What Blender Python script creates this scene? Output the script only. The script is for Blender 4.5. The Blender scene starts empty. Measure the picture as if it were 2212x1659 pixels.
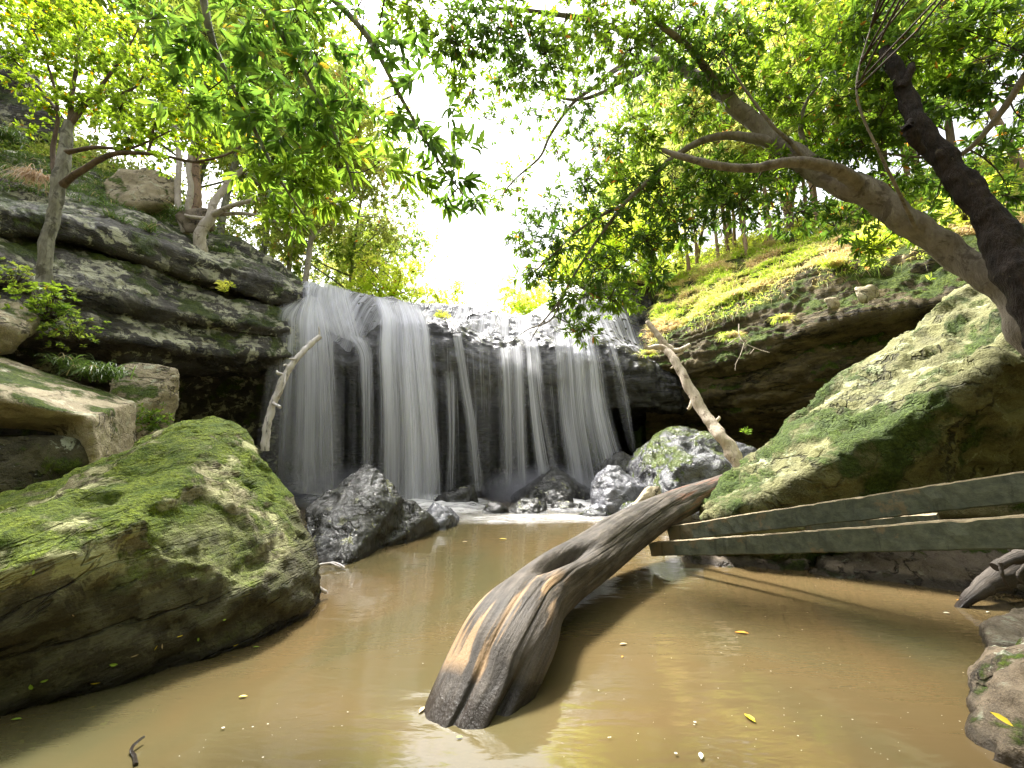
import bpy, bmesh, math, random
import numpy as np
from mathutils import Vector, Matrix
R = math.radians
S = bpy.context.scene
COL = S.collection
rng = np.random.default_rng(7)
random.seed(7)

# ------------------------------------------------------------------ camera, sky, sun, exposure
LENS, TH, CH = 14.5, R(10), 1.0
cam = bpy.data.objects.new('camera', bpy.data.cameras.new('camera'))
COL.objects.link(cam)
cam.data.lens = LENS; cam.data.sensor_width = 36; cam.data.clip_start = 0.05; cam.data.clip_end = 800
cam.location = (0, 0, CH); cam.rotation_euler = (R(90) + TH, 0, 0)
S.camera = cam
SUN_EL, SUN_AZ = 60, -34            # high, behind the waterfall and a little to the left
w = bpy.data.worlds.new('World'); S.world = w; w.use_nodes = True
nt = w.node_tree; bg = nt.nodes['Background']
sky = nt.nodes.new('ShaderNodeTexSky'); sky.sky_type = 'NISHITA'; sky.sun_disc = False
sky.sun_elevation = R(SUN_EL); sky.sun_rotation = R(SUN_AZ); sky.air_density = 1.0; sky.dust_density = 6; sky.ozone_density = 0.6
hs = nt.nodes.new('ShaderNodeHueSaturation'); hs.inputs['Saturation'].default_value = 0.18
nt.links.new(sky.outputs[0], hs.inputs['Color']); nt.links.new(hs.outputs[0], bg.inputs['Color'])
bg.inputs['Strength'].default_value = 0.15
sl = bpy.data.lights.new('sun', 'SUN'); sl.energy = 4.6; sl.angle = R(10); sl.color = (1.0, 0.97, 0.9)
sun = bpy.data.objects.new('sun', sl); COL.objects.link(sun)
_e, _a = R(SUN_EL), R(SUN_AZ)
sdir = Vector((math.sin(_a) * math.cos(_e), math.cos(_a) * math.cos(_e), math.sin(_e)))
sun.rotation_euler = sdir.to_track_quat('Z', 'Y').to_euler()
sun.location = (0, 10, 30)
S.view_settings.view_transform = 'Standard'; S.view_settings.look = 'None'; S.view_settings.gamma = 1
S.view_settings.exposure = 1.85
S.cycles.transparent_max_bounces = 24; S.cycles.max_bounces = 6; S.cycles.diffuse_bounces = 3
S.cycles.glossy_bounces = 3; S.cycles.transmission_bounces = 4
S.cycles.caustics_reflective = False; S.cycles.caustics_refractive = False
S.cycles.sample_clamp_indirect = 6

# ------------------------------------------------------------------ picture-plane surveying (2212 x 1659 units)
F = 2212 * LENS / 36
CT, ST = math.cos(TH), math.sin(TH)
def ray(u, v):
    x = (u - 1106) / F; y = (829.5 - v) / F
    return np.array((x, CT - ST * y, ST + CT * y))
def P(u, v, Y):
    r = ray(u, v); s = Y / r[1]
    return np.array((r[0] * s, Y, CH + r[2] * s))
def G(u, v, z=0.0):
    r = ray(u, v); s = (z - CH) / r[2]
    return np.array((r[0] * s, r[1] * s, z))

# ------------------------------------------------------------------ noise
_perm = np.random.default_rng(3).permutation(512)
_grad = np.random.default_rng(4).normal(size=(512, 3)); _grad /= np.linalg.norm(_grad, axis=1)[:, None]
def pnoise(p):
    p = np.asarray(p, float); i = np.floor(p).astype(int); f = p - i
    u = f * f * f * (f * (f * 6 - 15) + 10)
    out = 0
    for dx in (0, 1):
        for dy in (0, 1):
            for dz in (0, 1):
                h = _perm[(_perm[(_perm[(i[:, 0] + dx) & 511] + i[:, 1] + dy) & 511] + i[:, 2] + dz) & 511]
                g = _grad[h]
                d = g[:, 0] * (f[:, 0] - dx) + g[:, 1] * (f[:, 1] - dy) + g[:, 2] * (f[:, 2] - dz)
                wx = u[:, 0] if dx else 1 - u[:, 0]; wy = u[:, 1] if dy else 1 - u[:, 1]; wz = u[:, 2] if dz else 1 - u[:, 2]
                out = out + d * wx * wy * wz
    return out * 1.6
def fbm(p, o=4, lac=2.1, gain=0.5):
    p = np.asarray(p, float); a = 1; s = 0
    for k in range(o):
        s = s + a * pnoise(p + 17.3 * k); p = p * lac; a *= gain
    return s
def ridged(p, o=3):
    p = np.asarray(p, float); a = 1; s = 0
    for k in range(o):
        s = s + a * (1 - 2 * np.abs(pnoise(p + 9.1 * k))); p = p * 2.1; a *= 0.5
    return s

# ------------------------------------------------------------------ mesh helpers
def mesh_np(name, V, faces_flat, counts, smooth=True, uv=None, attr=None):
    me = bpy.data.meshes.new(name)
    V = np.asarray(V, np.float32); ff = np.asarray(faces_flat, np.int32).ravel(); counts = np.asarray(counts, np.int32)
    me.vertices.add(len(V)); me.vertices.foreach_set('co', V.ravel())
    me.loops.add(len(ff)); me.loops.foreach_set('vertex_index', ff)
    st = np.concatenate(([0], np.cumsum(counts)[:-1])).astype(np.int32)
    me.polygons.add(len(counts)); me.polygons.foreach_set('loop_start', st); me.polygons.foreach_set('loop_total', counts)
    if uv is not None:
        l = me.uv_layers.new(name='UVMap'); l.data.foreach_set('uv', np.asarray(uv, np.float32)[ff].ravel())
    if attr:
        for k, a in attr.items():
            at = me.attributes.new(k, 'FLOAT', 'POINT'); at.data.foreach_set('value', np.asarray(a, np.float32))
    me.update(calc_edges=True); me.validate()
    me.polygons.foreach_set('use_smooth', np.full(len(me.polygons), smooth))
    return me
def link(name, me, mat, parent=None, origin=None):
    """origin: recentre the mesh so that the object's own origin stands at its base"""
    o = bpy.data.objects.new(name, me)
    if origin is not None:
        n = len(me.vertices); a = np.empty(n * 3, np.float32); me.vertices.foreach_get('co', a)
        a = a.reshape(-1, 3) - np.asarray(origin, np.float32); me.vertices.foreach_set('co', a.ravel())
        me.update(); o.location = origin
    if mat and not me.materials: me.materials.append(mat)
    COL.objects.link(o)
    if parent is not None:
        o.parent = parent
        if parent.type == 'EMPTY' and origin is None:
            o.matrix_parent_inverse = Matrix.Translation(parent.location).inverted()
    return o
def tag(o, label=None, cat=None, group=None, kind=None):
    for k, v in (('label', label), ('category', cat), ('group', group), ('kind', kind)):
        if v: o[k] = v
    return o
def empty(name, loc, label, cat, group=None):
    o = bpy.data.objects.new(name, None); COL.objects.link(o); o.location = loc; o.empty_display_size = 0.2
    return tag(o, label, cat, group)

def build_crown(lm, tm, leafm, twigm, parent, name='crown'):
    n = sum(len(c) for c in lm.C); big = MB(); big.V = lm.V + tm.V; big.C = lm.C + tm.C; big.UV = lm.UV + tm.UV; big.F = lm.F + [f + lm.n for f in tm.F]
    me = big.build(name); me.materials.append(leafm); me.materials.append(twigm)
    mi = np.zeros(len(me.polygons), np.int32); mi[n:] = 1; me.polygons.foreach_set('material_index', mi)
    return link(name, me, None, parent)

class MB:
    """collects tubes, leaves and blades into one mesh"""
    def __init__(s): s.V = []; s.F = []; s.C = []; s.UV = []; s.n = 0
    def add(s, V, Fc, uv=None):
        V = np.asarray(V, float); Fc = np.asarray(Fc, int)
        s.V.append(V); s.F.append((Fc + s.n).ravel()); s.C.append(np.full(len(Fc), Fc.shape[1])); s.n += len(V)
        s.UV.append(np.zeros((len(V), 2)) if uv is None else uv)
    def tube(s, pts, rad, sides=6, rough=0.0, seed=0, cap=True):
        pts = np.asarray(pts, float); n = len(pts); rad = np.broadcast_to(np.asarray(rad, float), (n,))
        T = np.gradient(pts, axis=0)
        for _ in range(3): T[1:-1] = (T[:-2] + T[1:-1] + T[2:]) / 3
        T /= np.linalg.norm(T, axis=1)[:, None] + 1e-9
        ref = np.array((0, 0, 1.0)) if abs(T[0, 2]) < 0.9 else np.array((1.0, 0, 0))
        A = np.cross(T, ref); A /= np.linalg.norm(A, axis=1)[:, None] + 1e-9
        B = np.cross(T, A)
        th = np.linspace(0, 2 * math.pi, sides, endpoint=False)
        V = pts[:, None] + rad[:, None, None] * (A[:, None] * np.cos(th)[None, :, None] + B[:, None] * np.sin(th)[None, :, None])
        V = V.reshape(-1, 3)
        if rough:
            nn = fbm(V / (rad.mean() * 2.2) + seed, 3)
            c = np.repeat(pts, sides, axis=0); V = c + (V - c) * (1 + rough * nn[:, None])
        i = np.arange(n - 1)[:, None] * sides; j = np.arange(sides)[None]; j2 = (j + 1) % sides
        Fq = np.stack([i + j, i + j2, i + sides + j2, i + sides + j], -1).reshape(-1, 4)
        L = np.concatenate(([0], np.cumsum(np.linalg.norm(np.diff(pts, axis=0), axis=1))))
        uv = np.stack([np.tile(th / 6.283, n), np.repeat(L, sides)], -1)
        s.add(V, Fq, uv)
        if cap:
            for e, c in ((0, pts[0]), (n - 1, pts[-1])):
                b = s.n - len(V) if e == 0 else None
                ring = V[e * sides:(e + 1) * sides]
                VV = np.vstack([ring, c[None]]); t = np.stack([np.arange(sides), (np.arange(sides) + 1) % sides, np.full(sides, sides)], -1)
                s.add(VV, t)
    def leaves(s, base, d, nrm, ln, wd, curl=0.12):
        """lanceolate leaves: base (N,3), direction, normal, length, width"""
        N = len(base); d = d / (np.linalg.norm(d, axis=1)[:, None] + 1e-9)
        side = np.cross(d, nrm); side /= np.linalg.norm(side, axis=1)[:, None] + 1e-9
        up = np.cross(side, d); ln = np.broadcast_to(ln, (N,))[:, None]; wd = np.broadcast_to(wd, (N,))[:, None]
        b = base; t = base + d * ln - up * ln * curl * 1.6
        m1 = base + d * ln * 0.33 ; m2 = base + d * ln * 0.68 - up * ln * curl * 0.6
        V = np.stack([b, m1 + side * wd * .42 + up * wd * .12, m2 + side * wd * .4 + up * wd * .1, t, m2 - side * wd * .4 + up * wd * .1, m1 - side * wd * .42 + up * wd * .12], 1).reshape(-1, 3)
        k = np.arange(N)[:, None] * 6
        s.add(V, np.vstack([k + np.array([[0, 1, 2, 3]]), k + np.array([[0, 3, 4, 5]])]))
    def build(s, name, smooth=True):
        if not s.V: return bpy.data.meshes.new(name)
        return mesh_np(name, np.vstack(s.V), np.concatenate(s.F), np.concatenate(s.C), smooth, np.vstack(s.UV))

def unit(v): return v / (np.linalg.norm(v, axis=-1, keepdims=True) + 1e-9)
def catmull(pts, n):
    pts = np.asarray(pts, float); m = len(pts)
    t = np.linspace(0, m - 1, n); i = np.minimum(t.astype(int), m - 2); f = (t - i)
    f = f.reshape((-1,) + (1,) * (pts.ndim - 1))
    g = lambda k: pts[np.clip(k, 0, m - 1)]
    p0, p1, p2, p3 = g(i - 1), g(i), g(i + 1), g(i + 2)
    return .5 * ((2 * p1) + (-p0 + p2) * f + (2 * p0 - 5 * p1 + 4 * p2 - p3) * f ** 2 + (-p0 + 3 * p1 - 3 * p2 + p3) * f ** 3)
def lin(pts, n):
    pts = np.asarray(pts, float); m = len(pts); t = np.linspace(0, m - 1, n); i = np.minimum(t.astype(int), m - 2)
    f = (t - i).reshape((-1,) + (1,) * (pts.ndim - 1)); return pts[i] * (1 - f) + pts[i + 1] * f

# ------------------------------------------------------------------ materials
class NB:
    def __init__(s, name):
        s.m = bpy.data.materials.new(name); s.m.use_nodes = True; s.t = s.m.node_tree; s.N = s.t.nodes; s.L = s.t.links
        s.b = s.N['Principled BSDF']; s.out = s.N['Material Output']
    def n(s, typ, **kw):
        nd = s.N.new(typ)
        for k, v in kw.items(): setattr(nd, k, v)
        return nd
    def put(s, sock, v):
        if hasattr(v, 'is_output') : s.L.new(v, sock)
        elif v is not None: sock.default_value = v
    def coord(s, scale=(1, 1, 1), kind='Object', rot=(0, 0, 0)):
        tc = s.n('ShaderNodeTexCoord'); src = tc.outputs[kind]
        if any(rot):      # turn first, stretch afterwards
            m0 = s.n('ShaderNodeMapping'); m0.inputs['Rotation'].default_value = rot; s.L.new(src, m0.inputs[0]); src = m0.outputs[0]
        mp = s.n('ShaderNodeMapping'); mp.inputs['Scale'].default_value = scale; s.L.new(src, mp.inputs[0]); return mp.outputs[0]
    def noise(s, co, scale, detail=6, rough=0.6, dist=0.0):
        nd = s.n('ShaderNodeTexNoise'); s.L.new(co, nd.inputs['Vector']); nd.inputs['Scale'].default_value = scale
        nd.inputs['Detail'].default_value = detail; nd.inputs['Roughness'].default_value = rough; nd.inputs['Distortion'].default_value = dist
        return nd.outputs['Fac']
    def vor(s, co, scale, feature='F1', out='Distance'):
        nd = s.n('ShaderNodeTexVoronoi', feature=feature); s.L.new(co, nd.inputs['Vector']); nd.inputs['Scale'].default_value = scale
        return nd.outputs[out]
    def ramp(s, fac, lo, hi, smooth=True):
        nd = s.n('ShaderNodeMapRange'); nd.interpolation_type = 'SMOOTHSTEP' if smooth else 'LINEAR'
        s.put(nd.inputs['Value'], fac); nd.inputs['From Min'].default_value = lo; nd.inputs['From Max'].default_value = hi
        return nd.outputs[0]
    def mix(s, fac, a, b):
        nd = s.n('ShaderNodeMix', data_type='RGBA'); s.put(nd.inputs[0], fac)
        for sock, v in ((nd.inputs[6], a), (nd.inputs[7], b)):
            if isinstance(v, tuple): v = (*v, 1)
            s.put(sock, v)
        return nd.outputs[2]
    def math(s, op, a, b=0.0, clamp=False):
        nd = s.n('ShaderNodeMath', operation=op, use_clamp=clamp); s.put(nd.inputs[0], a); s.put(nd.inputs[1], b); return nd.outputs[0]
    def bump(s, h, strength, dist, nrm=None):
        nd = s.n('ShaderNodeBump'); nd.inputs['Strength'].default_value = strength; nd.inputs['Distance'].default_value = dist
        s.L.new(h, nd.inputs['Height'])
        if nrm is not None: s.L.new(nrm, nd.inputs['Normal'])
        return nd.outputs[0]

def rock_mat(name, c1, c2, moss=0.5, lichen=0.5, wet=0.0, mossc=((.05, .085, .012), (.16, .21, .02)), sc=1.0, up=0.55, bump=1.0, shade_z=None, bed=(1, 1, 1), lich=(.42, .44, .33), crack=1.0, bedrot=(0, 0, 0), dark=0.45):
    b = NB(name); co = b.coord(); cb = b.coord(bed, rot=bedrot)
    big = b.noise(co, 1.1 * sc, 5, .6, .4); med = b.noise(cb, 4.5 * sc, 8, .62, .3); fine = b.noise(cb, 26 * sc, 6, .7)
    gr = b.noise(co, 120 * sc, 3, .6)
    col = b.mix(b.ramp(med, .3, .7), c1, c2)
    stain = b.ramp(b.noise(co, 2.3 * sc, 7, .68, .8), .47, .66)
    col = b.mix(b.math('MULTIPLY', stain, dark), col, (.018, .016, .012))
    col = b.mix(b.math('MULTIPLY', b.ramp(gr, .35, .75), .35), col, tuple(min(1, x * 1.7) for x in c2))
    seam = b.math('SUBTRACT', 1.0, b.ramp(b.math('ABSOLUTE', b.math('SUBTRACT', b.noise(cb, 1.7 * sc, 5, .6, .3), .5)), .002, .022))
    seam = b.math('MULTIPLY', seam, b.ramp(big, .42, .55)); col = b.mix(b.math('MULTIPLY', seam, .75), col, (.012, .010, .008))
    geo = b.n('ShaderNodeNewGeometry'); sx = b.n('ShaderNodeSeparateXYZ'); b.L.new(geo.outputs['Normal'], sx.inputs[0])
    nz = sx.outputs['Z']
    h = b.math('ADD', b.math('MULTIPLY', med, .6), b.math('MULTIPLY', fine, .28))
    ft = None
    if shade_z is not None:  # low dark band by height: darker stone plus painted shade of the overhang
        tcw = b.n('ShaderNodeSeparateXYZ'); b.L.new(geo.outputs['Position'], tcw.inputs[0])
        ft = b.math('SUBTRACT', 1.0, b.ramp(b.math('ADD', tcw.outputs['Z'], b.math('MULTIPLY', b.math('SUBTRACT', b.noise(co, 1.6, 6, .65), .5), 1.3)), shade_z - .14, shade_z + .14))
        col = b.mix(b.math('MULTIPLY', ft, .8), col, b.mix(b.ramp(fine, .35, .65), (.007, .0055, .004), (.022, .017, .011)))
    h = b.math('SUBTRACT', h, b.math('MULTIPLY', seam, .35))
    if lichen > 0:
        ln = b.noise(co, 5.5 * sc, 9, .72, .5)
        lm = b.ramp(b.math('ADD', ln, b.math('MULTIPLY', nz, .06)), .67 - .17 * lichen, .72 - .16 * lichen)
        lm = b.math('MULTIPLY', lm, b.ramp(b.noise(co, 1.0 * sc, 4, .6, .5), .38, .52))
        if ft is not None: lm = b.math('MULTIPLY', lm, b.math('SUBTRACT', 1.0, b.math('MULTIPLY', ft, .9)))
        col = b.mix(b.math('MULTIPLY', lm, .85), col, lich)
    if moss > 0:
        mn = b.math('ADD', b.math('MULTIPLY', b.noise(co, 2.0 * sc, 9, .66, .3), 1.0), b.math('MULTIPLY', nz, .16 * up))
        mm = b.ramp(mn, .72 - .3 * moss, .80 - .3 * moss)
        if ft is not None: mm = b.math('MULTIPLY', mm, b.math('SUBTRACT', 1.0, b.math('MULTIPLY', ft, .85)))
        mc = b.mix(b.ramp(b.noise(co, 9 * sc, 6, .7), .3, .7), *mossc)
        mc = b.mix(b.math('MULTIPLY', b.ramp(b.noise(co, 55 * sc, 4, .7),   .38, .62), .65), mc, tuple(x * .4 for x in mossc[0]))
        mc = b.mix(b.math('MULTIPLY', b.ramp(b.noise(co, 18 * sc, 5, .7), .5, .68), .7), mc, tuple(x * .5 for x in mossc[0]))
        col = b.mix(mm, col, mc)
        h = b.math('ADD', h, b.math('MULTIPLY', mm, b.math('MULTIPLY', b.noise(co, 45 * sc, 4, .7), .6)))
    if crack > 0:
        cn = b.noise(b.coord((bed[0] * .6, bed[1] * .6, bed[2] * 1.1), rot=(bedrot[0], bedrot[1] + .35, .3)), 1.3 * sc, 5, .55, 1.2)
        cr = b.ramp(b.math('ABSOLUTE', b.math('SUBTRACT', cn, .5)), 0, .012)
        wob = b.ramp(b.noise(co, 1.3 * sc, 2), .47, .55)
        cr = b.math('MAXIMUM', cr, wob)
        h = b.math('ADD', h, b.math('MULTIPLY', cr, .35 * crack))
    if wet < .5:
        pits = b.ramp(b.vor(co, 30 * sc), .1, .35)
        h = b.math('ADD', h, b.math('MULTIPLY', pits, .07))
    pz = b.n('ShaderNodeSeparateXYZ'); b.L.new(geo.outputs['Position'], pz.inputs[0])
    wl_ = b.math('SUBTRACT', 1.0, b.ramp(b.math('ADD', pz.outputs['Z'], b.math('MULTIPLY', b.noise(co, 5, 4, .6), -.09)), -.015, .03))   # splashed, wet rim at the pool
    col = b.mix(b.math('MULTIPLY', wl_, .72), col, (.014, .011, .008))
    b.put(b.b.inputs['Base Color'], col)
    nrm = b.bump(h, 0.9 * bump, 0.09 / sc)
    if wet < .5: nrm = b.bump(gr, .35, .006, nrm)
    b.L.new(nrm, b.b.inputs['Normal'])
    rg = b.ramp(med, .3, .7, False)
    if wet > 0:
        r = b.math('ADD', b.math('MULTIPLY', rg, .14), .5 - .42 * wet)
    else:
        r = b.math('SUBTRACT', b.math('ADD', b.math('MULTIPLY', rg, .15), .78), b.math('MULTIPLY', wl_, .5))
    b.L.new(r, b.b.inputs['Roughness'])
    b.b.inputs['Specular IOR Level'].default_value = .5 if wet else .25
    return b.m

def leaf_mat(name, ca, cb, cc=None, trans=0.45, gloss=0.35, odd=(.22, .11, .02), oddp=0.012):
    b = NB(name); geo = b.n('ShaderNodeNewGeometry'); rnd = geo.outputs['Random Per Island']
    col = b.mix(rnd, ca, cb)
    if cc: col = b.mix(b.ramp(b.noise(b.coord(kind='Object'), .9, 3), .42, .62), col, cc)
    frac = b.math('FRACT', b.math('MULTIPLY', rnd, 57.3))
    col = b.mix(b.math('LESS_THAN', frac, oddp), col, odd)
    b.put(b.b.inputs['Base Color'], col); b.b.inputs['Roughness'].default_value = gloss; b.b.inputs['Specular IOR Level'].default_value = .35
    tr = b.n('ShaderNodeBsdfTranslucent'); hsv = b.n('ShaderNodeHueSaturation'); hsv.inputs['Hue'].default_value = .485; hsv.inputs['Value'].default_value = 2.9; hsv.inputs['Saturation'].default_value = 1.05
    b.L.new(col, hsv.inputs['Color']); b.L.new(hsv.outputs[0], tr.inputs['Color'])
    ms = b.n('ShaderNodeMixShader'); ms.inputs[0].default_value = trans
    b.L.new(b.b.outputs[0], ms.inputs[1]); b.L.new(tr.outputs[0], ms.inputs[2]); b.L.new(ms.outputs[0], b.out.inputs['Surface'])
    return b.m

def bark_mat(name, c1, c2, spot=(.05, .045, .035), spotty=.5, bump=.6, sc=1.0, stretch=(1, 1, .3)):
    b = NB(name); co = b.coord(stretch); c0 = b.coord()
    n1 = b.noise(co, 14 * sc, 7, .65, .4); n2 = b.noise(c0, 5 * sc, 6, .7, .5)
    col = b.mix(b.ramp(n1, .3, .7), c1, c2)
    col = b.mix(b.math('MULTIPLY', b.ramp(n2, .62 - .12 * spotty, .68 - .1 * spotty), .75), col, spot)
    b.put(b.b.inputs['Base Color'], col); b.b.inputs['Roughness'].default_value = .8; b.b.inputs['Specular IOR Level'].default_value = .2
    b.L.new(b.bump(b.math('ADD', n1, b.noise(co, 60 * sc, 4, .6)), bump, .02), b.b.inputs['Normal'])
    return b.m

# rocks
M_boulder = rock_mat('mossy_sandstone', (.17, .15, .085), (.30, .27, .15), moss=.63, lichen=1.1, up=.9, lich=(.50, .50, .24), mossc=((.09, .15, .010), (.29, .36, .025)), sc=1.0, dark=.6, shade_z=.52, bed=(.45, .45, 2.0), bedrot=(0, R(24), 0), bump=1.3)
M_slab = rock_mat('green_sandstone', (.10, .095, .042), (.19, .185, .08), moss=.76, lichen=.5, up=.1, mossc=((.05, .08, .015), (.12, .17, .03)), lich=(.33, .36, .2), sc=.7, dark=.5, bed=(1, 1, 1))
M_block = rock_mat('pale_sandstone', (.26, .21, .14), (.42, .36, .24), moss=.38, lichen=.5, up=1.0, lich=(.5, .5, .36), sc=1.1, dark=.45, crack=.3)
M_dark = rock_mat('dark_stained_stone', (.035, .03, .018), (.09, .08, .045), moss=.5, lichen=.3, up=.3, sc=1.1, dark=.8)
M_corner = rock_mat('brown_corner_stone', (.09, .07, .05), (.20, .155, .105), moss=.26, lichen=.35, up=.8, sc=1.6, dark=.8)
M_bank = rock_mat('bank_stone', (.13, .10, .075), (.22, .18, .13), moss=.3, lichen=.25, up=.8, sc=1.2, dark=.5, crack=.4)
M_wet = rock_mat('wet_rock', (.012, .012, .011), (.04, .038, .034), moss=.3, lichen=.3, wet=1.0, up=.3, lich=(.22, .22, .1), mossc=((.03, .035, .012), (.06, .07, .02)), sc=.9, bump=.7, crack=.4)
M_wet2 = rock_mat('wet_grey_rock', (.07, .07, .08), (.16, .16, .18), moss=0, lichen=0, wet=1.0, sc=1.4, bump=.8, crack=.9, dark=.4)
M_wetmoss = rock_mat('half_wet_mossy_rock', (.06, .06, .065), (.15, .15, .16), moss=.48, lichen=.3, wet=.95, up=.9, mossc=((.06, .09, .015), (.2, .25, .04)), sc=1.0, bump=1.0, crack=.6)
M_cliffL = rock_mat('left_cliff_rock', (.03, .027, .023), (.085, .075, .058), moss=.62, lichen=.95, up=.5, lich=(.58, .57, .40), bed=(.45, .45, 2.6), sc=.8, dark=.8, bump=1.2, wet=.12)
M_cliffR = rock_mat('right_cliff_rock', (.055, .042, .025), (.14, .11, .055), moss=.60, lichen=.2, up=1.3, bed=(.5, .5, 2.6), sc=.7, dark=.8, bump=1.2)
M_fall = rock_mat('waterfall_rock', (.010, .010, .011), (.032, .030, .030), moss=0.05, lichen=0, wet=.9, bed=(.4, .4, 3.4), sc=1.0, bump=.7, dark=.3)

def mud():
    b = NB('forest_soil'); co = b.coord(); n = b.noise(co, 1.2, 8, .7)
    col = b.mix(b.ramp(n, .35, .65), (.035, .028, .016), (.10, .085, .04))
    col = b.mix(b.ramp(b.noise(co, .6, 6, .7), .42, .6), col, (.045, .07, .014))
    b.put(b.b.inputs['Base Color'], col); b.b.inputs['Roughness'].default_value = .95; b.b.inputs['Specular IOR Level'].default_value = .1
    b.L.new(b.bump(b.noise(co, 9, 6, .7), 1, .12), b.b.inputs['Normal']); return b.m
M_soil = mud()

# ------------------------------------------------------------------ terrain
BROW = np.array([(-13, -7), (-13, 3.2), (-7.6, 5.4), (-4.9, 8.6), (-4.2, 11.6), (3.6, 12.0), (4.6, 10.9), (6.0, 9.2), (8.2, 6.2), (13, 3.4), (13, -7), (0, -9)], float)
def brow_dist(x, y):
    """signed distance outside the gorge rim (positive up on the banks)"""
    p = np.stack([x, y], -1); best = np.full(len(p), 1e9); inside = np.zeros(len(p), bool)
    n = len(BROW)
    for i in range(n):
        a, b = BROW[i], BROW[(i + 1) % n]; ab = b - a
        t = np.clip(((p - a) @ ab) / (ab @ ab), 0, 1); d = np.linalg.norm(p - a - t[:, None] * ab, axis=1); best = np.minimum(best, d)
        c = ((a[1] > p[:, 1]) != (b[1] > p[:, 1])) & (p[:, 0] < (b[0] - a[0]) * (p[:, 1] - a[1]) / (b[1] - a[1] + 1e-12) + a[0])
        inside ^= c
    return np.where(inside, -best, best)
def bank_h(x, y):
    d = brow_dist(x, y); xc = -0.25 * y
    lat = np.abs(x - xc)
    up = np.minimum(np.maximum(d, 0), np.maximum(lat - 3.0, 0.03 * d))
    back = np.clip((3 - y) / 4, 0, 1)
    up = np.where(x < xc, up * .80, up * .62) * (1 + 1.3 * back)  # unseen slopes behind the camera steepened to block sky light
    up = 26 * (1 - np.exp(-np.maximum(up, 0) / 26))
    base = np.where((lat < 5) | (y < 11), 4.6, 4.6) + np.clip((y - 10) * .35, 0, .75)
    return base + up + .25 * fbm(np.stack([x * .35, y * .35, 0 * x], -1), 4) * np.clip(d, 0, 1.5), d
def ground_z(x, y):
    z, d = bank_h(x, y)
    return np.where(d > 3.4, z, -0.7)
def build_terrain():
    n = 260
    t = np.linspace(-1, 1, n); g = np.sign(t) * (np.abs(t) ** 2.2)
    X, Y = np.meshgrid(g * 300, 8 + g * 300, indexing='ij')
    # finer, even grid near the gorge
    k = np.clip(np.abs(t), 0, 1)
    gx = np.where(k < .75, t / .75 * 26, np.sign(t) * (26 + ((k - .75) / .25) ** 2 * 120))
    X, Y = np.meshgrid(gx, 10 + gx, indexing='ij')
    x, y = X.ravel(), Y.ravel(); z = ground_z(x, y)
    i = (np.arange(n - 1)[:, None] * n + np.arange(n - 1)[None]).ravel()
    Fq = np.stack([i, i + n, i + n + 1, i + 1], -1)
    me = mesh_np('ground', np.stack([x, y, z], -1), Fq, np.full(len(Fq), 4))
    return tag(link('ground', me, M_soil), 'leafy forest floor rising on both banks above the gorge', kind='structure')
build_terrain()

# ------------------------------------------------------------------ water
def water_mat():
    b = NB('muddy_water'); co = b.coord((1, .55, 1)); 
    n = b.noise(co, .55, 4, .55, 1.2)
    col = b.mix(b.ramp(n, .35, .68), (.108, .074, .033), (.080, .070, .032))
    col = b.mix(b.math('MULTIPLY', b.ramp(b.noise(b.coord((1, .4, 1), rot=(0, 0, R(25))), 1.1, 4, .55, .8), .5, .75), .6), col, (.062, .064, .032))
    b.put(b.b.inputs['Base Color'], col); b.b.inputs['Roughness'].default_value = .045; b.b.inputs['IOR'].default_value = 1.55
    h = b.math('ADD', b.noise(b.coord((1, 3.0, 1)), 2.2, 3, .5, .3), b.math('MULTIPLY', b.noise(b.coord((1, 3.2, 1)), 11, 3, .5), .12))
    b.L.new(b.bump(h, .11, .05), b.b.inputs['Normal']); return b.m
M_water = water_mat()
n = 90
gx = np.linspace(-15.5, 15.5, n); gy = np.linspace(-9, 15.5, n)
X, Y = np.meshgrid(gx, gy, indexing='ij'); i = (np.arange(n - 1)[:, None] * n + np.arange(n - 1)[None]).ravel()
me = mesh_np('water', np.stack([X.ravel(), Y.ravel(), .004 * fbm(np.stack([X.ravel(), Y.ravel() * 2, 0 * X.ravel()], -1), 2)], -1), np.stack([i, i + n, i + n + 1, i + 1], -1), np.full(len(i), 4))
tag(link('water', me, M_water), 'muddy brown pool with soft reflections below the waterfall', kind='structure')

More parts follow.
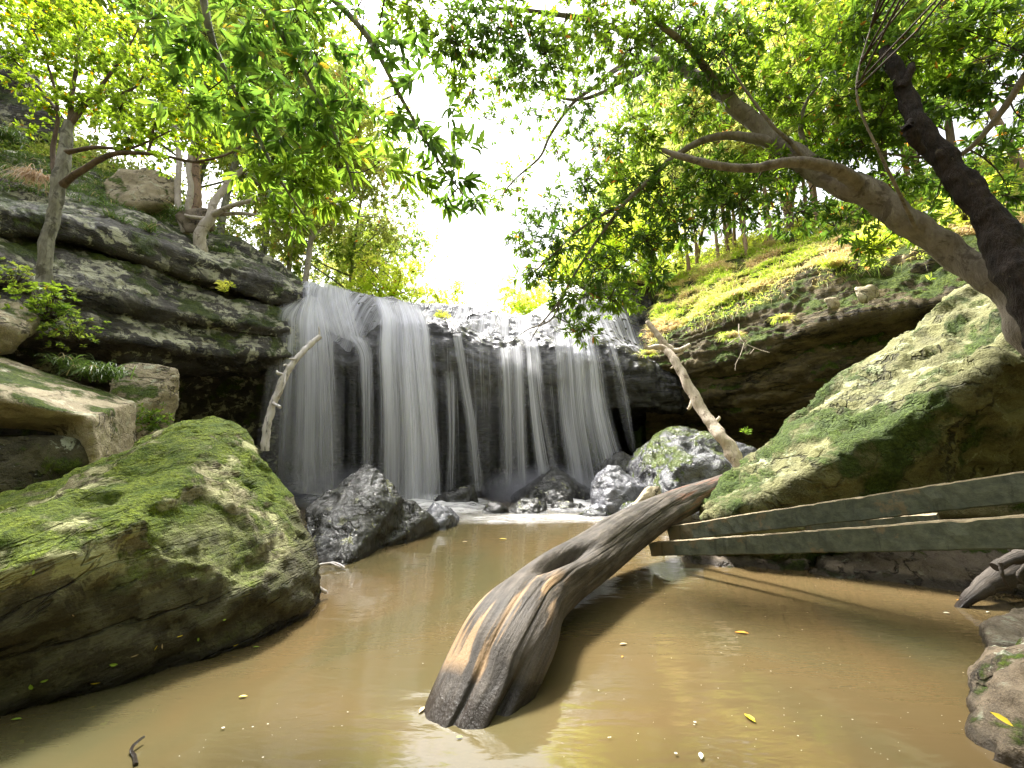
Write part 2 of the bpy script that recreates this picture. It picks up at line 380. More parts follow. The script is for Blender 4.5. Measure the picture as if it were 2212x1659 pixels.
# ------------------------------------------------------------------ lofted cliffs
def loft(name, rows, mat, label, nu, nv, amp=.12, strata=.10, sfreq=2.2, seed=0.0, smooth=1, vdens=None):
    """rows: list over bedding rows (top to bottom) of lists of world points"""
    Rw = np.array([catmull(np.array(r), nu) for r in rows])      # (rows, nu, 3)
    # vertical linear interpolation, rows spaced by their mean length
    seg = np.linalg.norm(np.diff(Rw, axis=0), axis=2).mean(1); cum = np.concatenate(([0], np.cumsum(seg)))
    t = np.linspace(0, cum[-1], nv); k = np.clip(np.searchsorted(cum, t, 'right') - 1, 0, len(rows) - 2); f = ((t - cum[k]) / seg[k])[:, None, None]
    V = Rw[k] * (1 - f) + Rw[k + 1] * f                           # (nv, nu, 3)
    for _ in range(smooth): V[1:-1] = .25 * V[:-2] + .5 * V[1:-1] + .25 * V[2:]
    def normals(V):
        a = np.gradient(V, axis=0); b_ = np.gradient(V, axis=1); N = np.cross(a, b_); return unit(N)
    N = normals(V)
    mid = V[nv // 2, nu // 2]; toc = np.array((0, 0, 1.0)) - mid
    if (N[nv // 3, nu // 2] @ toc) < 0: N = -N
    p = V.reshape(-1, 3); T = np.repeat(t, nu)
    wv = fbm(p * .8 + seed, 3) * .25
    u_ = np.tile(np.linspace(0, 1, nu), nv)
    bedc = np.stack([(T + wv) * sfreq, u_ * 2.4 + seed, np.full(len(T), seed)], -1)
    st = np.clip(ridged(bedc, 3), -1.2, 1.0)
    disp = strata * st + amp * fbm(p * 1.3 + seed, 5) + amp * .35 * fbm(p * 6 + seed, 3)
    edge = np.clip(np.minimum(np.repeat(np.arange(nv), nu), 12) / 12, 0, 1)
    p = p + N.reshape(-1, 3) * (disp * edge)[:, None]
    i = (np.arange(nv - 1)[:, None] * nu + np.arange(nu - 1)[None]).ravel()
    Fq = np.stack([i, i + nu, i + nu + 1, i + 1], -1)
    me = mesh_np(name, p, Fq, np.full(len(Fq), 4))
    o = link(name, me, mat)
    return tag(o, label, kind='structure'), p.reshape(nv, nu, 3)
def rowP(us, vs, Ys): return [P(a, b_, c) for a, b_, c in zip(us, vs, Ys)]
def shift(row, d): return [np.array(q) + np.array(d) for q in row]
def setz(row, z, d=(0, 0, 0)): return [np.array((q[0] + d[0], q[1] + d[1], z)) for q in row]
def topback(row, dxy, dz):
    out = []
    for q in row: out.append(np.array((q[0] + dxy[0], q[1] + dxy[1], q[2] + dz)))
    return out

def over(row):
    out = []
    for q in row:
        q = np.array(q); z, d = bank_h(np.array([q[0]]), np.array([q[1]])); q[2] = max(q[2], z[0] + .12); out.append(q)
    return out
# left cliff
U = [-420, -200, 0, 150, 300, 450, 540, 600, 650]
YL = [3.6, 4.4, 5.3, 6.0, 6.8, 7.7, 8.2, 8.6, 8.9]
add = lambda k: [y + k for y in YL]
A0 = rowP(U, [330, 380, 440, 452, 490, 545, 572, 590, 622], add(.9))
A1 = rowP(U, [350, 410, 458, 476, 515, 568, 596, 612, 640], add(0))
A2 = rowP(U, [395, 450, 492, 512, 556, 606, 634, 652, 668], add(.05))
A3 = rowP(U, [405, 460, 505, 525, 575, 622, 645, 660, 672], add(.55))
A4 = rowP(U, [415, 472, 520, 545, 592, 636, 655, 668, 680], add(.15))
A5 = rowP(U, [490, 540, 600, 625, 660, 690, 700, 712, 716], add(-.25))
A5b = rowP(U, [520, 570, 625, 655, 690, 712, 722, 728, 730], add(-.1))
A6 = rowP(U, [560, 620, 690, 712, 738, 760, 764, 770, 772], add(-.35))
A7 = rowP(U, [590, 650, 720, 742, 775, 792, 790, 788, 790], add(.0))
A8 = shift(A7, (-1.2, 1.7, .2)); A9 = setz(A8, 1.2, (-.3, .4)); A10 = setz(A8, -.8, (-.2, .2))
AT = over([q + np.array((-2.0, 2.4, .35)) for q in A0])
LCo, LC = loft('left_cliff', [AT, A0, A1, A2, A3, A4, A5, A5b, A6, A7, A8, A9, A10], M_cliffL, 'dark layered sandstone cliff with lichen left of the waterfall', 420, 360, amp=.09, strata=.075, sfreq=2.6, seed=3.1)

# waterfall ledge
U = [545, 600, 650, 700, 760, 815, 870, 960, 1080, 1200, 1300, 1370, 1440, 1480]
LY = [8.9, 8.9, 8.9, 9.05, 9.3, 9.35, 9.5, 9.7, 10.0, 10.3, 10.5, 10.6, 10.7, 10.9]
ladd = lambda k: [y + k for y in LY]
B0 = rowP(U, [606, 608, 612, 620, 632, 642, 650, 662, 680, 697, 722, 752, 790, 800], ladd(2.0))
B0t = over([q + np.array((-.3, 2.8, .1)) for q in B0])
B1 = rowP(U, [655, 648, 640, 655, 690, 672, 676, 690, 715, 716, 730, 757, 795, 805], ladd(.9))
B2 = rowP(U, [672, 672, 676, 712, 752, 700, 700, 708, 750, 742, 745, 770, 805, 815], ladd(.12))
B3 = rowP(U, [690, 690, 698, 735, 780, 725, 730, 740, 775, 765, 770, 795, 822, 830], ladd(-.08))
B4 = rowP(U, [735, 738, 740, 760, 800, 780, 785, 800, 815, 815, 815, 835, 848, 850], ladd(-.1))
B5 = rowP(U, [775, 780, 785, 800, 822, 840, 862, 872, 878, 886, 884, 880, 882, 885], ladd(.1))
B6 = shift(B5, (-.1, 1.2, .12)); B7 = shift(B5, (-.2, 4.6, -.3)); B8 = setz(B7, 1.2, (0, .3)); B9 = setz(B7, -.8, (0, 0))
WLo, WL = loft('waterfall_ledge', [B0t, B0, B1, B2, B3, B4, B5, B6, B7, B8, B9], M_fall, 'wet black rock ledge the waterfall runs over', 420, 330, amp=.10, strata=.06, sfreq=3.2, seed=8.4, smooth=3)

# right cliff
U = [1395, 1440, 1520, 1600, 1700, 1830, 1960, 2100, 2300, 2600]
YR = [10.9, 10.6, 9.9, 9.3, 8.6, 7.9, 7.3, 6.7, 6.0, 5.3]
radd = lambda k: [y + k for y in YR]
C0 = rowP(U, [735, 715, 680, 645, 602, 560, 530, 500, 450, 380], radd(1.2))
C0t = over([q + np.array((1.8, 2.6, .9)) for q in C0])
C1 = rowP(U, [750, 735, 705, 672, 632, 590, 560, 535, 500, 420], radd(.7))
C2 = rowP(U, [775, 762, 748, 738, 705, 665, 640, 615, 580, 500], radd(.3))
C3 = rowP(U, [800, 785, 785, 775, 735, 690, 665, 645, 610, 530], radd(.1))
C4 = rowP(U, [835, 810, 812, 805, 770, 730, 700, 680, 650, 560], radd(.55))
C5 = rowP(U, [860, 850, 852, 842, 812, 775, 750, 730, 700, 620], radd(.5))
C6 = rowP(U, [885, 880, 880, 885, 880, 850, 830, 800, 780, 700], radd(.9))
C7 = rowP(U, [905, 900, 905, 925, 930, 920, 900, 880, 860, 800], radd(1.9))
C8 = setz(C7, -.8, (.2, .6))
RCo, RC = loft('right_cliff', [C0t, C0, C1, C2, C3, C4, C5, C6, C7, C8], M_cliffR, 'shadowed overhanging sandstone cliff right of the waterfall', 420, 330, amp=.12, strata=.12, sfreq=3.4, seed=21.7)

# ------------------------------------------------------------------ boulders
def hull_into(bm, pts):
    vs = [bm.verts.new(p) for p in pts]
    r = bmesh.ops.convex_hull(bm, input=vs)
    inter = [e for e in r['geom_interior'] if isinstance(e, bmesh.types.BMVert)] + [e for e in r['geom_unused'] if isinstance(e, bmesh.types.BMVert)]
    if inter: bmesh.ops.delete(bm, geom=list(set(inter)), context='VERTS')
def relax(V, E, it):
    n = len(V); deg = np.bincount(E.ravel(), minlength=n)[:, None] + 1e-9
    for _ in range(it):
        s = np.zeros_like(V)
        for k in range(3):
            s[:, k] = np.bincount(E[:, 0], V[E[:, 1], k], n) + np.bincount(E[:, 1], V[E[:, 0], k], n)
        V = .5 * V + .5 * s / deg
    return V
def get_np(me):
    n = len(me.vertices); a = np.empty(n * 3); me.vertices.foreach_get('co', a)
    e = np.empty(len(me.edges) * 2, np.int64); me.edges.foreach_get('vertices', e)
    nn = np.empty(n * 3); me.vertices.foreach_get('normal', nn)
    return a.reshape(-1, 3), e.reshape(-1, 2), nn.reshape(-1, 3)
def rock(name, hulls, voxel, mat, label, cat='rock', group=None, amp=.06, f=1.6, soft=4, bed=0.0, bedn=(0.1, .2, 1), seed=None, fine=.012, chip=.0):
    bm = bmesh.new()
    for h in hulls: 
        b2 = bmesh.new(); hull_into(b2, [tuple(p) for p in h]); tmp = bpy.data.meshes.new('t'); b2.to_mesh(tmp); b2.free(); bm.from_mesh(tmp); bpy.data.meshes.remove(tmp)
    me = bpy.data.meshes.new(name); bm.to_mesh(me); bm.free()
    o = bpy.data.objects.new('tmp', me); COL.objects.link(o)
    md = o.modifiers.new('r', 'REMESH'); md.mode = 'VOXEL'; md.voxel_size = voxel
    dg = bpy.context.evaluated_depsgraph_get(); me2 = bpy.data.meshes.new_from_object(o.evaluated_get(dg))
    bpy.data.objects.remove(o); bpy.data.meshes.remove(me)
    V, E, N = get_np(me2); sd = (seed if seed is not None else rng.uniform(0, 90))
    V = relax(V, E, soft)
    me2.vertices.foreach_set('co', V.ravel()); me2.update(); V, E, N = get_np(me2)
    d = amp * fbm(V * f + sd, 5) + fine * fbm(V * 11 + sd, 4)
    if chip:   # flat spalls: quantised cellular steps
        q = fbm(V * f * .8 + sd + 40, 3); d -= chip * np.clip((q - .15) * 9, 0, 1)
        q = fbm(V * f * 1.9 + sd + 70, 3); d -= chip * .5 * np.clip((q - .2) * 10, 0, 1)
    if bed:
        bn = unit(np.array(bedn, float)); c = V @ bn + .12 * fbm(V * 1.2 + sd, 3)
        d += bed * np.clip(ridged(np.stack([c * 6, 0 * c + sd, V[:, 0] * .5], -1), 3), -1.3, 1)
    V = V + N * d[:, None]
    me2.vertices.foreach_set('co', V.ravel()); me2.update(); me2.name = name
    me2.polygons.foreach_set('use_smooth', np.full(len(me2.polygons), True)); me2.materials.clear()
    c = V.mean(0); c[2] = V[:, 2].min()
    o = link(name, me2, mat, origin=c)
    return tag(o, label, cat, group)
def pts(*a): return [P(*q) for q in a]
def low(ps, z): return [np.array((p[0], p[1], z)) for p in ps]

# large mossy boulder, left foreground
sil = pts((-300, 1180, 2.2), (0, 1112, 2.6), (90, 1058, 2.95), (200, 1000, 3.2), (330, 942, 3.5), (430, 900, 3.6), (500, 912, 3.6), (556, 965, 3.5), (600, 1030, 3.4), (640, 1095, 3.3), (676, 1180, 3.15), (688, 1240, 3.05), (675, 1300, 2.9))
fr = pts((-150, 1260, 1.55), (80, 1215, 1.75), (290, 1135, 2.02), (430, 1200, 2.2), (600, 1275, 2.5))
wl = [G(645, 1345), G(560, 1385), G(400, 1440), G(200, 1500), G(0, 1548), G(-250, 1610)]
bk = [p + np.array((-.5, 1.3, -.9)) for p in sil[3:9]]
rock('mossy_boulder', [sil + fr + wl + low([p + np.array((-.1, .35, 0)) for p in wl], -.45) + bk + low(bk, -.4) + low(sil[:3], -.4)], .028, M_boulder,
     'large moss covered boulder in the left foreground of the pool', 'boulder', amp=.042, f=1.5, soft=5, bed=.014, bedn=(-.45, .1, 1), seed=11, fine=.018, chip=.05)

# great leaning slab, right
ridge = pts((1500, 1105, 4.75), (1590, 1000, 5.2), (1700, 918, 5.3), (1830, 810, 5.3), (1950, 710, 5.1), (2040, 625, 5.0), (2150, 552, 4.9), (2400, 420, 4.7), (2700, 300, 4.5))
browp = pts((1530, 1135, 4.15), (1680, 1100, 4.0), (1830, 1030, 3.9), (1960, 945, 3.75), (2090, 850, 3.55), (2212, 745, 3.35), (2600, 540, 2.8))
base = pts((1500, 1150, 4.5), (1620, 1165, 4.3), (1760, 1130, 4.5), (1900, 1085, 4.9), (2040, 1060, 5.4), (2300, 1040, 5.8), (2700, 1000, 5.8))
backp = [p + np.array((1.0, 1.3, -.6)) for p in ridge]
rock('leaning_slab', [ridge + browp + base + low(base, -.3) + backp + low(backp[:], -.3)], .04, M_slab,
     'huge green sandstone slab leaning up to the right edge', 'boulder', amp=.11, f=1.1, soft=16, bed=.02, bedn=(-.7, .1, .8), seed=31, fine=.02, chip=.10)

# wet pointed rock, mid left
pk = pts((782, 995, 5.3), (812, 1000, 5.25), (735, 1035, 5.2), (690, 1075, 5.0), (658, 1100, 4.9), (850, 1050, 5.3), (870, 1075, 5.2), (700, 1130, 4.55), (790, 1110, 4.7))
wl2 = [G(665, 1215), G(740, 1222), G(830, 1180), G(880, 1165)]
rock('wet_pointed_rock', [pk + wl2 + low(wl2, -.4) + [q + np.array((-.1, .9, -.3)) for q in low(pk[:6], .3)],
     pts((850, 1070, 5.4), (890, 1078, 5.5), (935, 1110, 5.6)) + [G(952, 1142), G(880, 1168), G(820, 1190), G(930, 1120)] + low([G(952, 1142), G(880, 1168), G(820, 1190), G(930, 1120)], -.4)],
     .022, M_wet, 'dark pointed wet rock glistening beside the mossy boulder', 'rock', amp=.035, f=2.2, soft=1, seed=5, fine=.008, chip=.03)
def blob_rock(name, u0, v0, u1, v1, Y, mat, label, cat='rock', top=None, zb=-.25, depth=.7, vox=.03, group=None, **kw):
    """rock whose picture box is u0..u1, v0..v1; top: list of (u,v) along its upper outline"""
    top = top or [(u0 + .12 * (u1 - u0), v0 + .35 * (v1 - v0)), (u0 + .4 * (u1 - u0), v0), (u0 + .7 * (u1 - u0), v0 + .1 * (v1 - v0)), (u1 - .05 * (u1 - u0), v0 + .45 * (v1 - v0))]
    a = [P(u, v, Y + .25 * depth) for u, v in top]; b = [P(u0, v1 - .15 * (v1 - v0), Y + .2 * depth), P(u1, v1 - .15 * (v1 - v0), Y + .2 * depth), P(u0 + .25 * (u1 - u0), v1, Y - .3 * depth), P(u1 - .25 * (u1 - u0), v1, Y - .3 * depth)]
    c = [np.array((q[0], q[1] + .7 * depth, q[2] - .15 * depth)) for q in a]
    f_ = [P(u0 + .35 * (u1 - u0), v0 + .5 * (v1 - v0), Y - .15 * depth), P(u0 + .7 * (u1 - u0), v0 + .55 * (v1 - v0), Y - .15 * depth)]
    return rock(name, [a + b + c + f_ + low(b, zb) + low(c, zb)], vox, mat, label, cat, group, **kw)
def Yg(u, v): return G(u, v)[1]
k = dict(amp=.05, f=2.4, soft=2, fine=.018, chip=.03)
blob_rock('wet_grey_rock', 905, 1085, 988, 1145, Yg(960, 1140), M_wet2, 'small silvery wet rock behind the dark pointed rock', zb=-.3, vox=.03, **k)
# rocks under the falls, from left to right
g = 'wet rocks at the foot of the waterfall'
blob_rock('fallen_rock', 930, 1040, 1035, 1090, 8.6, M_wet, 'low pyramid rock under the middle of the falls', top=[(945, 1080), (1015, 1042), (1035, 1082)], group=g, zb=-.3, depth=.8, vox=.04, **k)
blob_rock('fallen_rock', 1035, 1082, 1100, 1110, 7.7, M_wet, 'little brown wet stone left of the black stepping rock', group=g, depth=.4, **k)
blob_rock('fallen_rock', 1094, 1075, 1184, 1112, 7.7, M_wet, 'black rounded wet rock at the pool edge below the falls', top=[(1112, 1085), (1130, 1075), (1165, 1078), (1182, 1092)], group=g, depth=.5, **k)
blob_rock('fallen_rock', 1188, 1082, 1268, 1106, 7.9, M_wet, 'long flat wet rock right of the black rounded rock', top=[(1195, 1088), (1215, 1082), (1255, 1083), (1266, 1092)], group=g, depth=.5, **k)
blob_rock('fallen_rock', 1100, 1005, 1290, 1085, 9.3, M_wet, 'broad sloping rock splashed by the right falls', top=[(1120, 1060), (1195, 1005), (1215, 1015), (1285, 1062)], group=g, depth=1.4, vox=.05, **k)
blob_rock('fallen_rock', 1165, 1050, 1240, 1082, 8.4, M_wet, 'small wet rock in front of the broad sloping rock', group=g, depth=.5, **k)
blob_rock('fallen_rock', 1290, 975, 1420, 1040, 9.6, M_wet, 'flat tilted dark slab behind the silver cracked rock', top=[(1290, 1005), (1330, 978), (1405, 978), (1420, 1000)], group=g, depth=1.0, vox=.05, **k)
blob_rock('fallen_rock', 1275, 1003, 1408, 1092, 7.6, M_wet2, 'silver wet cracked rock between the falls and the big boulder', top=[(1290, 1030), (1312, 1003), (1335, 1005), (1400, 1050), (1408, 1062)], group=g, depth=.9, vox=.03, amp=.04, f=2.2, soft=3, fine=.014, chip=.02)
blob_rock('fallen_rock', 1272, 1083, 1320, 1100, 7.4, M_wet2, 'small grey cobble in front of the silver cracked rock', group=g, depth=.3, **k)
blob_rock('fallen_rock', 1248, 1098, 1330, 1118, 7.3, M_wetmoss, 'low dark ledge stone at the pool edge left of the log', group=g, depth=.35, **k)
blob_rock('fallen_rock', 1340, 1080, 1395, 1120, 6.9, M_wetmoss, 'mossy stone resting above the middle of the log', group=g, depth=.4, **k)
blob_rock('fallen_rock', 1040, 1010, 1110, 1045, 10.8, M_wet, 'dim rock deep in the cave behind the falls', group=g, depth=.8, vox=.05, **k)
blob_rock('fallen_rock', 1400, 1050, 1550, 1110, 6.6, M_wet2, 'rough wet stone below the silver and green boulder', depth=1.0, zb=-.3, vox=.035, group=g, **k)
# angular pale piece in front
blob_rock('pale_stone', 1355, 1048, 1428, 1112, 6.6, M_block, 'small squared pale stone standing behind the log', top=[(1402, 1050), (1427, 1050), (1425, 1080), (1365, 1100)], depth=.3, vox=.02, amp=.01, f=3, soft=1, fine=.005)
# big wet + mossy boulder right of the falls
blob_rock('wet_mossy_boulder', 1385, 920, 1630, 1075, 7.4, M_wetmoss, 'rounded boulder, silver wet on its left and green on its right', 'boulder', top=[(1390, 985), (1415, 945), (1450, 922), (1540, 928), (1600, 945), (1640, 970)], depth=1.8, vox=.04, amp=.06, f=1.6, soft=4, fine=.016, chip=.04)

# right bank: stones along the water below the beams
rock('bank_rock', [[G(1470, 1190), G(1500, 1225), G(1740, 1243), G(1760, 1225)] + pts((1480, 1175, 4.5), (1620, 1165, 4.5), (1760, 1160, 4.4)) + low([G(1470, 1190), G(1500, 1225), G(1740, 1243)], -.3) + low(pts((1480, 1175, 4.9), (1760, 1160, 4.9)), .1)], .03, M_bank,
     'dark low bank rock under the left end of the beams', 'rock', amp=.04, f=2.4, soft=3, seed=2, fine=.015, chip=.03)
wl3 = [G(1740, 1238), G(1900, 1262), G(2095, 1288), G(2240, 1290), G(2500, 1290)]
rock('bank_rock', [wl3 + low(wl3, -.3) + pts((1790, 1190, 3.95), (1900, 1165, 3.95), (2060, 1165, 3.7), (2212, 1150, 3.6), (2500, 1120, 3.5), (1800, 1170, 4.6), (2500, 1080, 4.6)) + low(pts((1790, 1170, 4.8), (2500, 1120, 4.8)), 0)], .03, M_bank,
     'long brown bank rock below the lower beam', 'rock', amp=.05, f=2.0, soft=3, seed=6, fine=.015, chip=.04)
rock('cave_floor_rock', [pts((1850, 1060, 4.7), (1920, 1035, 4.6), (2080, 1028, 4.2), (2240, 1020, 3.9), (2240, 1110, 3.8), (1850, 1120, 4.4)) + low(pts((1850, 1100, 4.9), (2240, 1100, 4.3)), .1)], .035, M_block,
     'pale rounded stone just above the upper beam at right', 'rock', amp=.04, f=2, soft=4, seed=16)
# near rocks at lower right
n1 = [G(2100, 1600), G(2092, 1490), G(2130, 1640), G(2230, 1660), G(2400, 1650)]
rock('mossy_rock', [n1 + low(n1, -.3) + pts((2090, 1460, 1.95), (2130, 1420, 2.0), (2212, 1370, 2.05), (2350, 1330, 2.0), (2180, 1480, 1.75), (2350, 1420, 1.5), (2500, 1500, 1.3)) + low(pts((2300, 1350, 2.6)), 0)], .018, M_corner,
     'brown rounded rock with a yellow leaf, lower right corner', 'rock', amp=.035, f=3, soft=4, seed=8, fine=.012, chip=.03)
n2 = [G(2125, 1385), G(2150, 1425), G(2120, 1360), G(2300, 1430)]
rock('bank_stone', [n2 + low(n2, -.3) + pts((2118, 1350, 2.45), (2150, 1325, 2.5), (2190, 1310, 2.55), (2300, 1300, 2.5), (2300, 1330, 2.9))], .018, M_bank,
     'grey stone behind the brown corner rock, lower right', 'rock', amp=.025, f=4, soft=3, seed=9, fine=.01)

# left squared blocks
rock('sandstone_block', [pts((-350, 690, 3.9), (0, 772, 4.05), (292, 868, 4.55), (-350, 800, 2.6), (0, 846, 3.15), (197, 903, 3.5), (-350, 900, 2.9), (0, 915, 3.5), (190, 938, 3.8), (285, 930, 4.6), (0, 850, 4.6)),
     pts((110, 880, 3.6), (197, 900, 3.46), (293, 866, 4.5), (292, 1000, 4.5), (205, 1030, 3.55), (160, 930, 4.2), (230, 850, 4.8), (230, 980, 4.9)) + low(pts((292, 950, 4.4), (205, 1000, 3.7)), .1)], .022, M_block,
     'big squared pale sandstone block above the mossy boulder', 'boulder', amp=.014, f=1.8, soft=1, bed=.006, seed=4, fine=.008, chip=.0)
rock('lower_block', [pts((-350, 960, 2.6), (0, 940, 3.25), (170, 938, 3.5), (205, 985, 3.55), (190, 1050, 3.6), (0, 1130, 3.1), (-350, 1150, 2.5), (205, 1000, 4.1), (0, 945, 3.9)) + low(pts((200, 1000, 4.0), (0, 1100, 3.2), (-350, 1000, 2.6)), -.3)], .03, M_dark,
     'dark stained block beneath the squared sandstone block', 'boulder', amp=.03, f=1.8, soft=3, seed=14, fine=.012, chip=.03)
rock('pale_rock', [pts((-200, 640, 4.1), (0, 645, 4.3), (45, 655, 4.35), (88, 685, 4.4), (80, 712, 4.4), (30, 770, 4.2), (0, 765, 4.0), (-200, 780, 3.8), (0, 700, 3.9), (60, 720, 4.1), (0, 660, 4.9), (60, 700, 5.0))], .028, M_block,
     'pale lichened rock perched at the left edge above the block', 'boulder', amp=.035, f=2.4, soft=4, seed=24)
rock('triangular_rock', [pts((285, 782, 5.6), (340, 785, 5.7), (392, 795, 5.8), (396, 825, 5.8), (350, 870, 5.7), (295, 880, 5.3), (240, 800, 5.4), (230, 880, 5.2), (300, 790, 6.4), (380, 800, 6.4)) + low(pts((290, 880, 5.5), (370, 870, 6.2)), .3)], .03, M_block,
     'greenish three-cornered rock at the mouth of the left cave', 'boulder', amp=.03, f=2, soft=2, seed=34, chip=.02)
rock('pebble_bank', [pts((-400, 1090, 2.6), (0, 1100, 2.8), (30, 1110, 2.85), (60, 1150, 2.9), (-400, 1180, 2.3), (0, 1150, 3.3)) + low(pts((0, 1150, 3.0), (-400, 1150, 2.5)), -.3)], .03, M_block,
     'corner of pale rock behind the mossy boulder at left edge', 'rock', amp=.03, f=2, soft=3, seed=44)
# rocks on the left hillside
rock('hillside_boulder', [pts((225, 395, 8.2), (260, 368, 8.3), (330, 362, 8.5), (375, 385, 8.6), (382, 430, 8.6), (300, 445, 8.2), (230, 440, 8.0), (300, 380, 9.6), (370, 400, 9.6), (300, 500, 8.8))], .05, M_block,
     'pale lumpy boulder on the slope between the left trees', 'boulder', amp=.08, f=1.6, soft=3, seed=54)
rock('hillside_slab', [pts((180, 470, 6.9), (300, 500, 7.3), (400, 545, 8.0), (420, 520, 8.4), (300, 455, 8.0), (190, 430, 7.6), (300, 520, 7.6), (230, 500, 7.3))], .045, M_cliffL,
     'sloping slab lying on the ledge below the pale boulder', 'boulder', amp=.06, f=1.5, soft=2, seed=64)
rock('hillside_boulder', [pts((375, 465, 8.2), (400, 450, 8.3), (455, 458, 8.5), (462, 500, 8.5), (400, 505, 8.2), (420, 460, 9.2))], .045, M_bank,
     'brown boulder at the foot of the slender pale trunks', 'boulder', amp=.07, f=1.6, soft=3, seed=74)
rock('dark_ledge', [pts((445, 500, 9.3), (520, 515, 9.6), (590, 560, 10.2), (650, 602, 11), (655, 612, 11), (560, 600, 9.9), (470, 570, 9.2), (440, 545, 9.0), (500, 520, 11.5), (640, 600, 12.5))], .06, M_cliffL,
     'dark sloping rock shelf behind the top of the left cliff', 'boulder', amp=.07, f=1.3, soft=2, seed=84)
rock('cave_boulder', [pts((-300, 130, 7.5), (0, 100, 8.3), (60, 150, 8.7), (90, 190, 8.8), (130, 240, 8.9), (150, 300, 8.8), (60, 210, 8.9), (-300, 330, 7.5), (0, 130, 10.5), (120, 250, 10.5), (-300, 200, 9.5), (0, 200, 9.4))], .06, M_cliffL,
     'overhanging dark rock shelter at the upper left edge', 'boulder', amp=.1, f=1.2, soft=3, seed=94)
# two loose stones on the right cliff shelf
rock('shelf_stone', [pts((1845, 620, 7.3), (1885, 615, 7.3), (1905, 640, 7.4), (1860, 660, 7.2), (1850, 650, 7.1), (1880, 630, 7.9))], .03, M_block, 'larger pale stone loose on the right cliff shelf', 'rock', amp=.04, f=3, soft=1, seed=99)
rock('shelf_stone', [pts((1780, 645, 7.6), (1808, 640, 7.6), (1815, 665, 7.6), (1785, 672, 7.5), (1800, 650, 8.1))], .03, M_block, 'smaller pale stone left of its partner on the right cliff shelf', 'rock', amp=.04, f=3, soft=1, seed=101)

# ------------------------------------------------------------------ driftwood log
def wood_mat(name, c1, c2, tanc=(.33, .21, .11), wet=0.0):
    b = NB(name); uvn = b.n('ShaderNodeUVMap'); mp = b.n('ShaderNodeMapping'); mp.inputs['Scale'].default_value = (1, .12, 1); b.L.new(uvn.outputs[0], mp.inputs[0])
    n1 = b.noise(mp.outputs[0], 34, 7, .7, .3); co = b.coord(); n2 = b.noise(co, 3, 6, .65, .4)
    col = b.mix(b.ramp(n1, .32, .68), c1, c2); col = b.mix(b.math('MULTIPLY', b.ramp(n2, .45, .62), .55), col, tuple(x * .45 for x in c1))
    at = b.n('ShaderNodeAttribute', attribute_name='worn'); ac = b.n('ShaderNodeAttribute', attribute_name='crack')
    col = b.mix(b.math('MULTIPLY', at.outputs['Fac'], b.ramp(n2, .25, .5)), col, tanc)
    red = b.n('ShaderNodeAttribute', attribute_name='red')
    col = b.mix(b.math('MULTIPLY', red.outputs['Fac'], .6), col, (.20, .085, .05))
    col = b.mix(ac.outputs['Fac'], col, (.012, .01, .008))
    ge = b.n('ShaderNodeNewGeometry'); pz = b.n('ShaderNodeSeparateXYZ'); b.L.new(ge.outputs['Position'], pz.inputs[0])
    wl_ = b.math('SUBTRACT', 1.0, b.ramp(b.math('ADD', pz.outputs['Z'], b.math('MULTIPLY', n2, -.12)), -.03, .05)); col = b.mix(b.math('MULTIPLY', wl_, .75), col, (.016, .011, .008))
    b.put(b.b.inputs['Base Color'], col); b.L.new(b.math('SUBTRACT', .62 - .4 * wet, b.math('MULTIPLY', wl_, .4)), b.b.inputs['Roughness']); b.b.inputs['Specular IOR Level'].default_value = .3
    b.L.new(b.bump(b.math('ADD', n1, b.math('MULTIPLY', b.noise(co, 70, 4, .6), .3)), .7, .018), b.b.inputs['Normal'])
    return b.m
M_log = wood_mat('weathered_grey_wood', (.042, .034, .028), (.115, .095, .077))
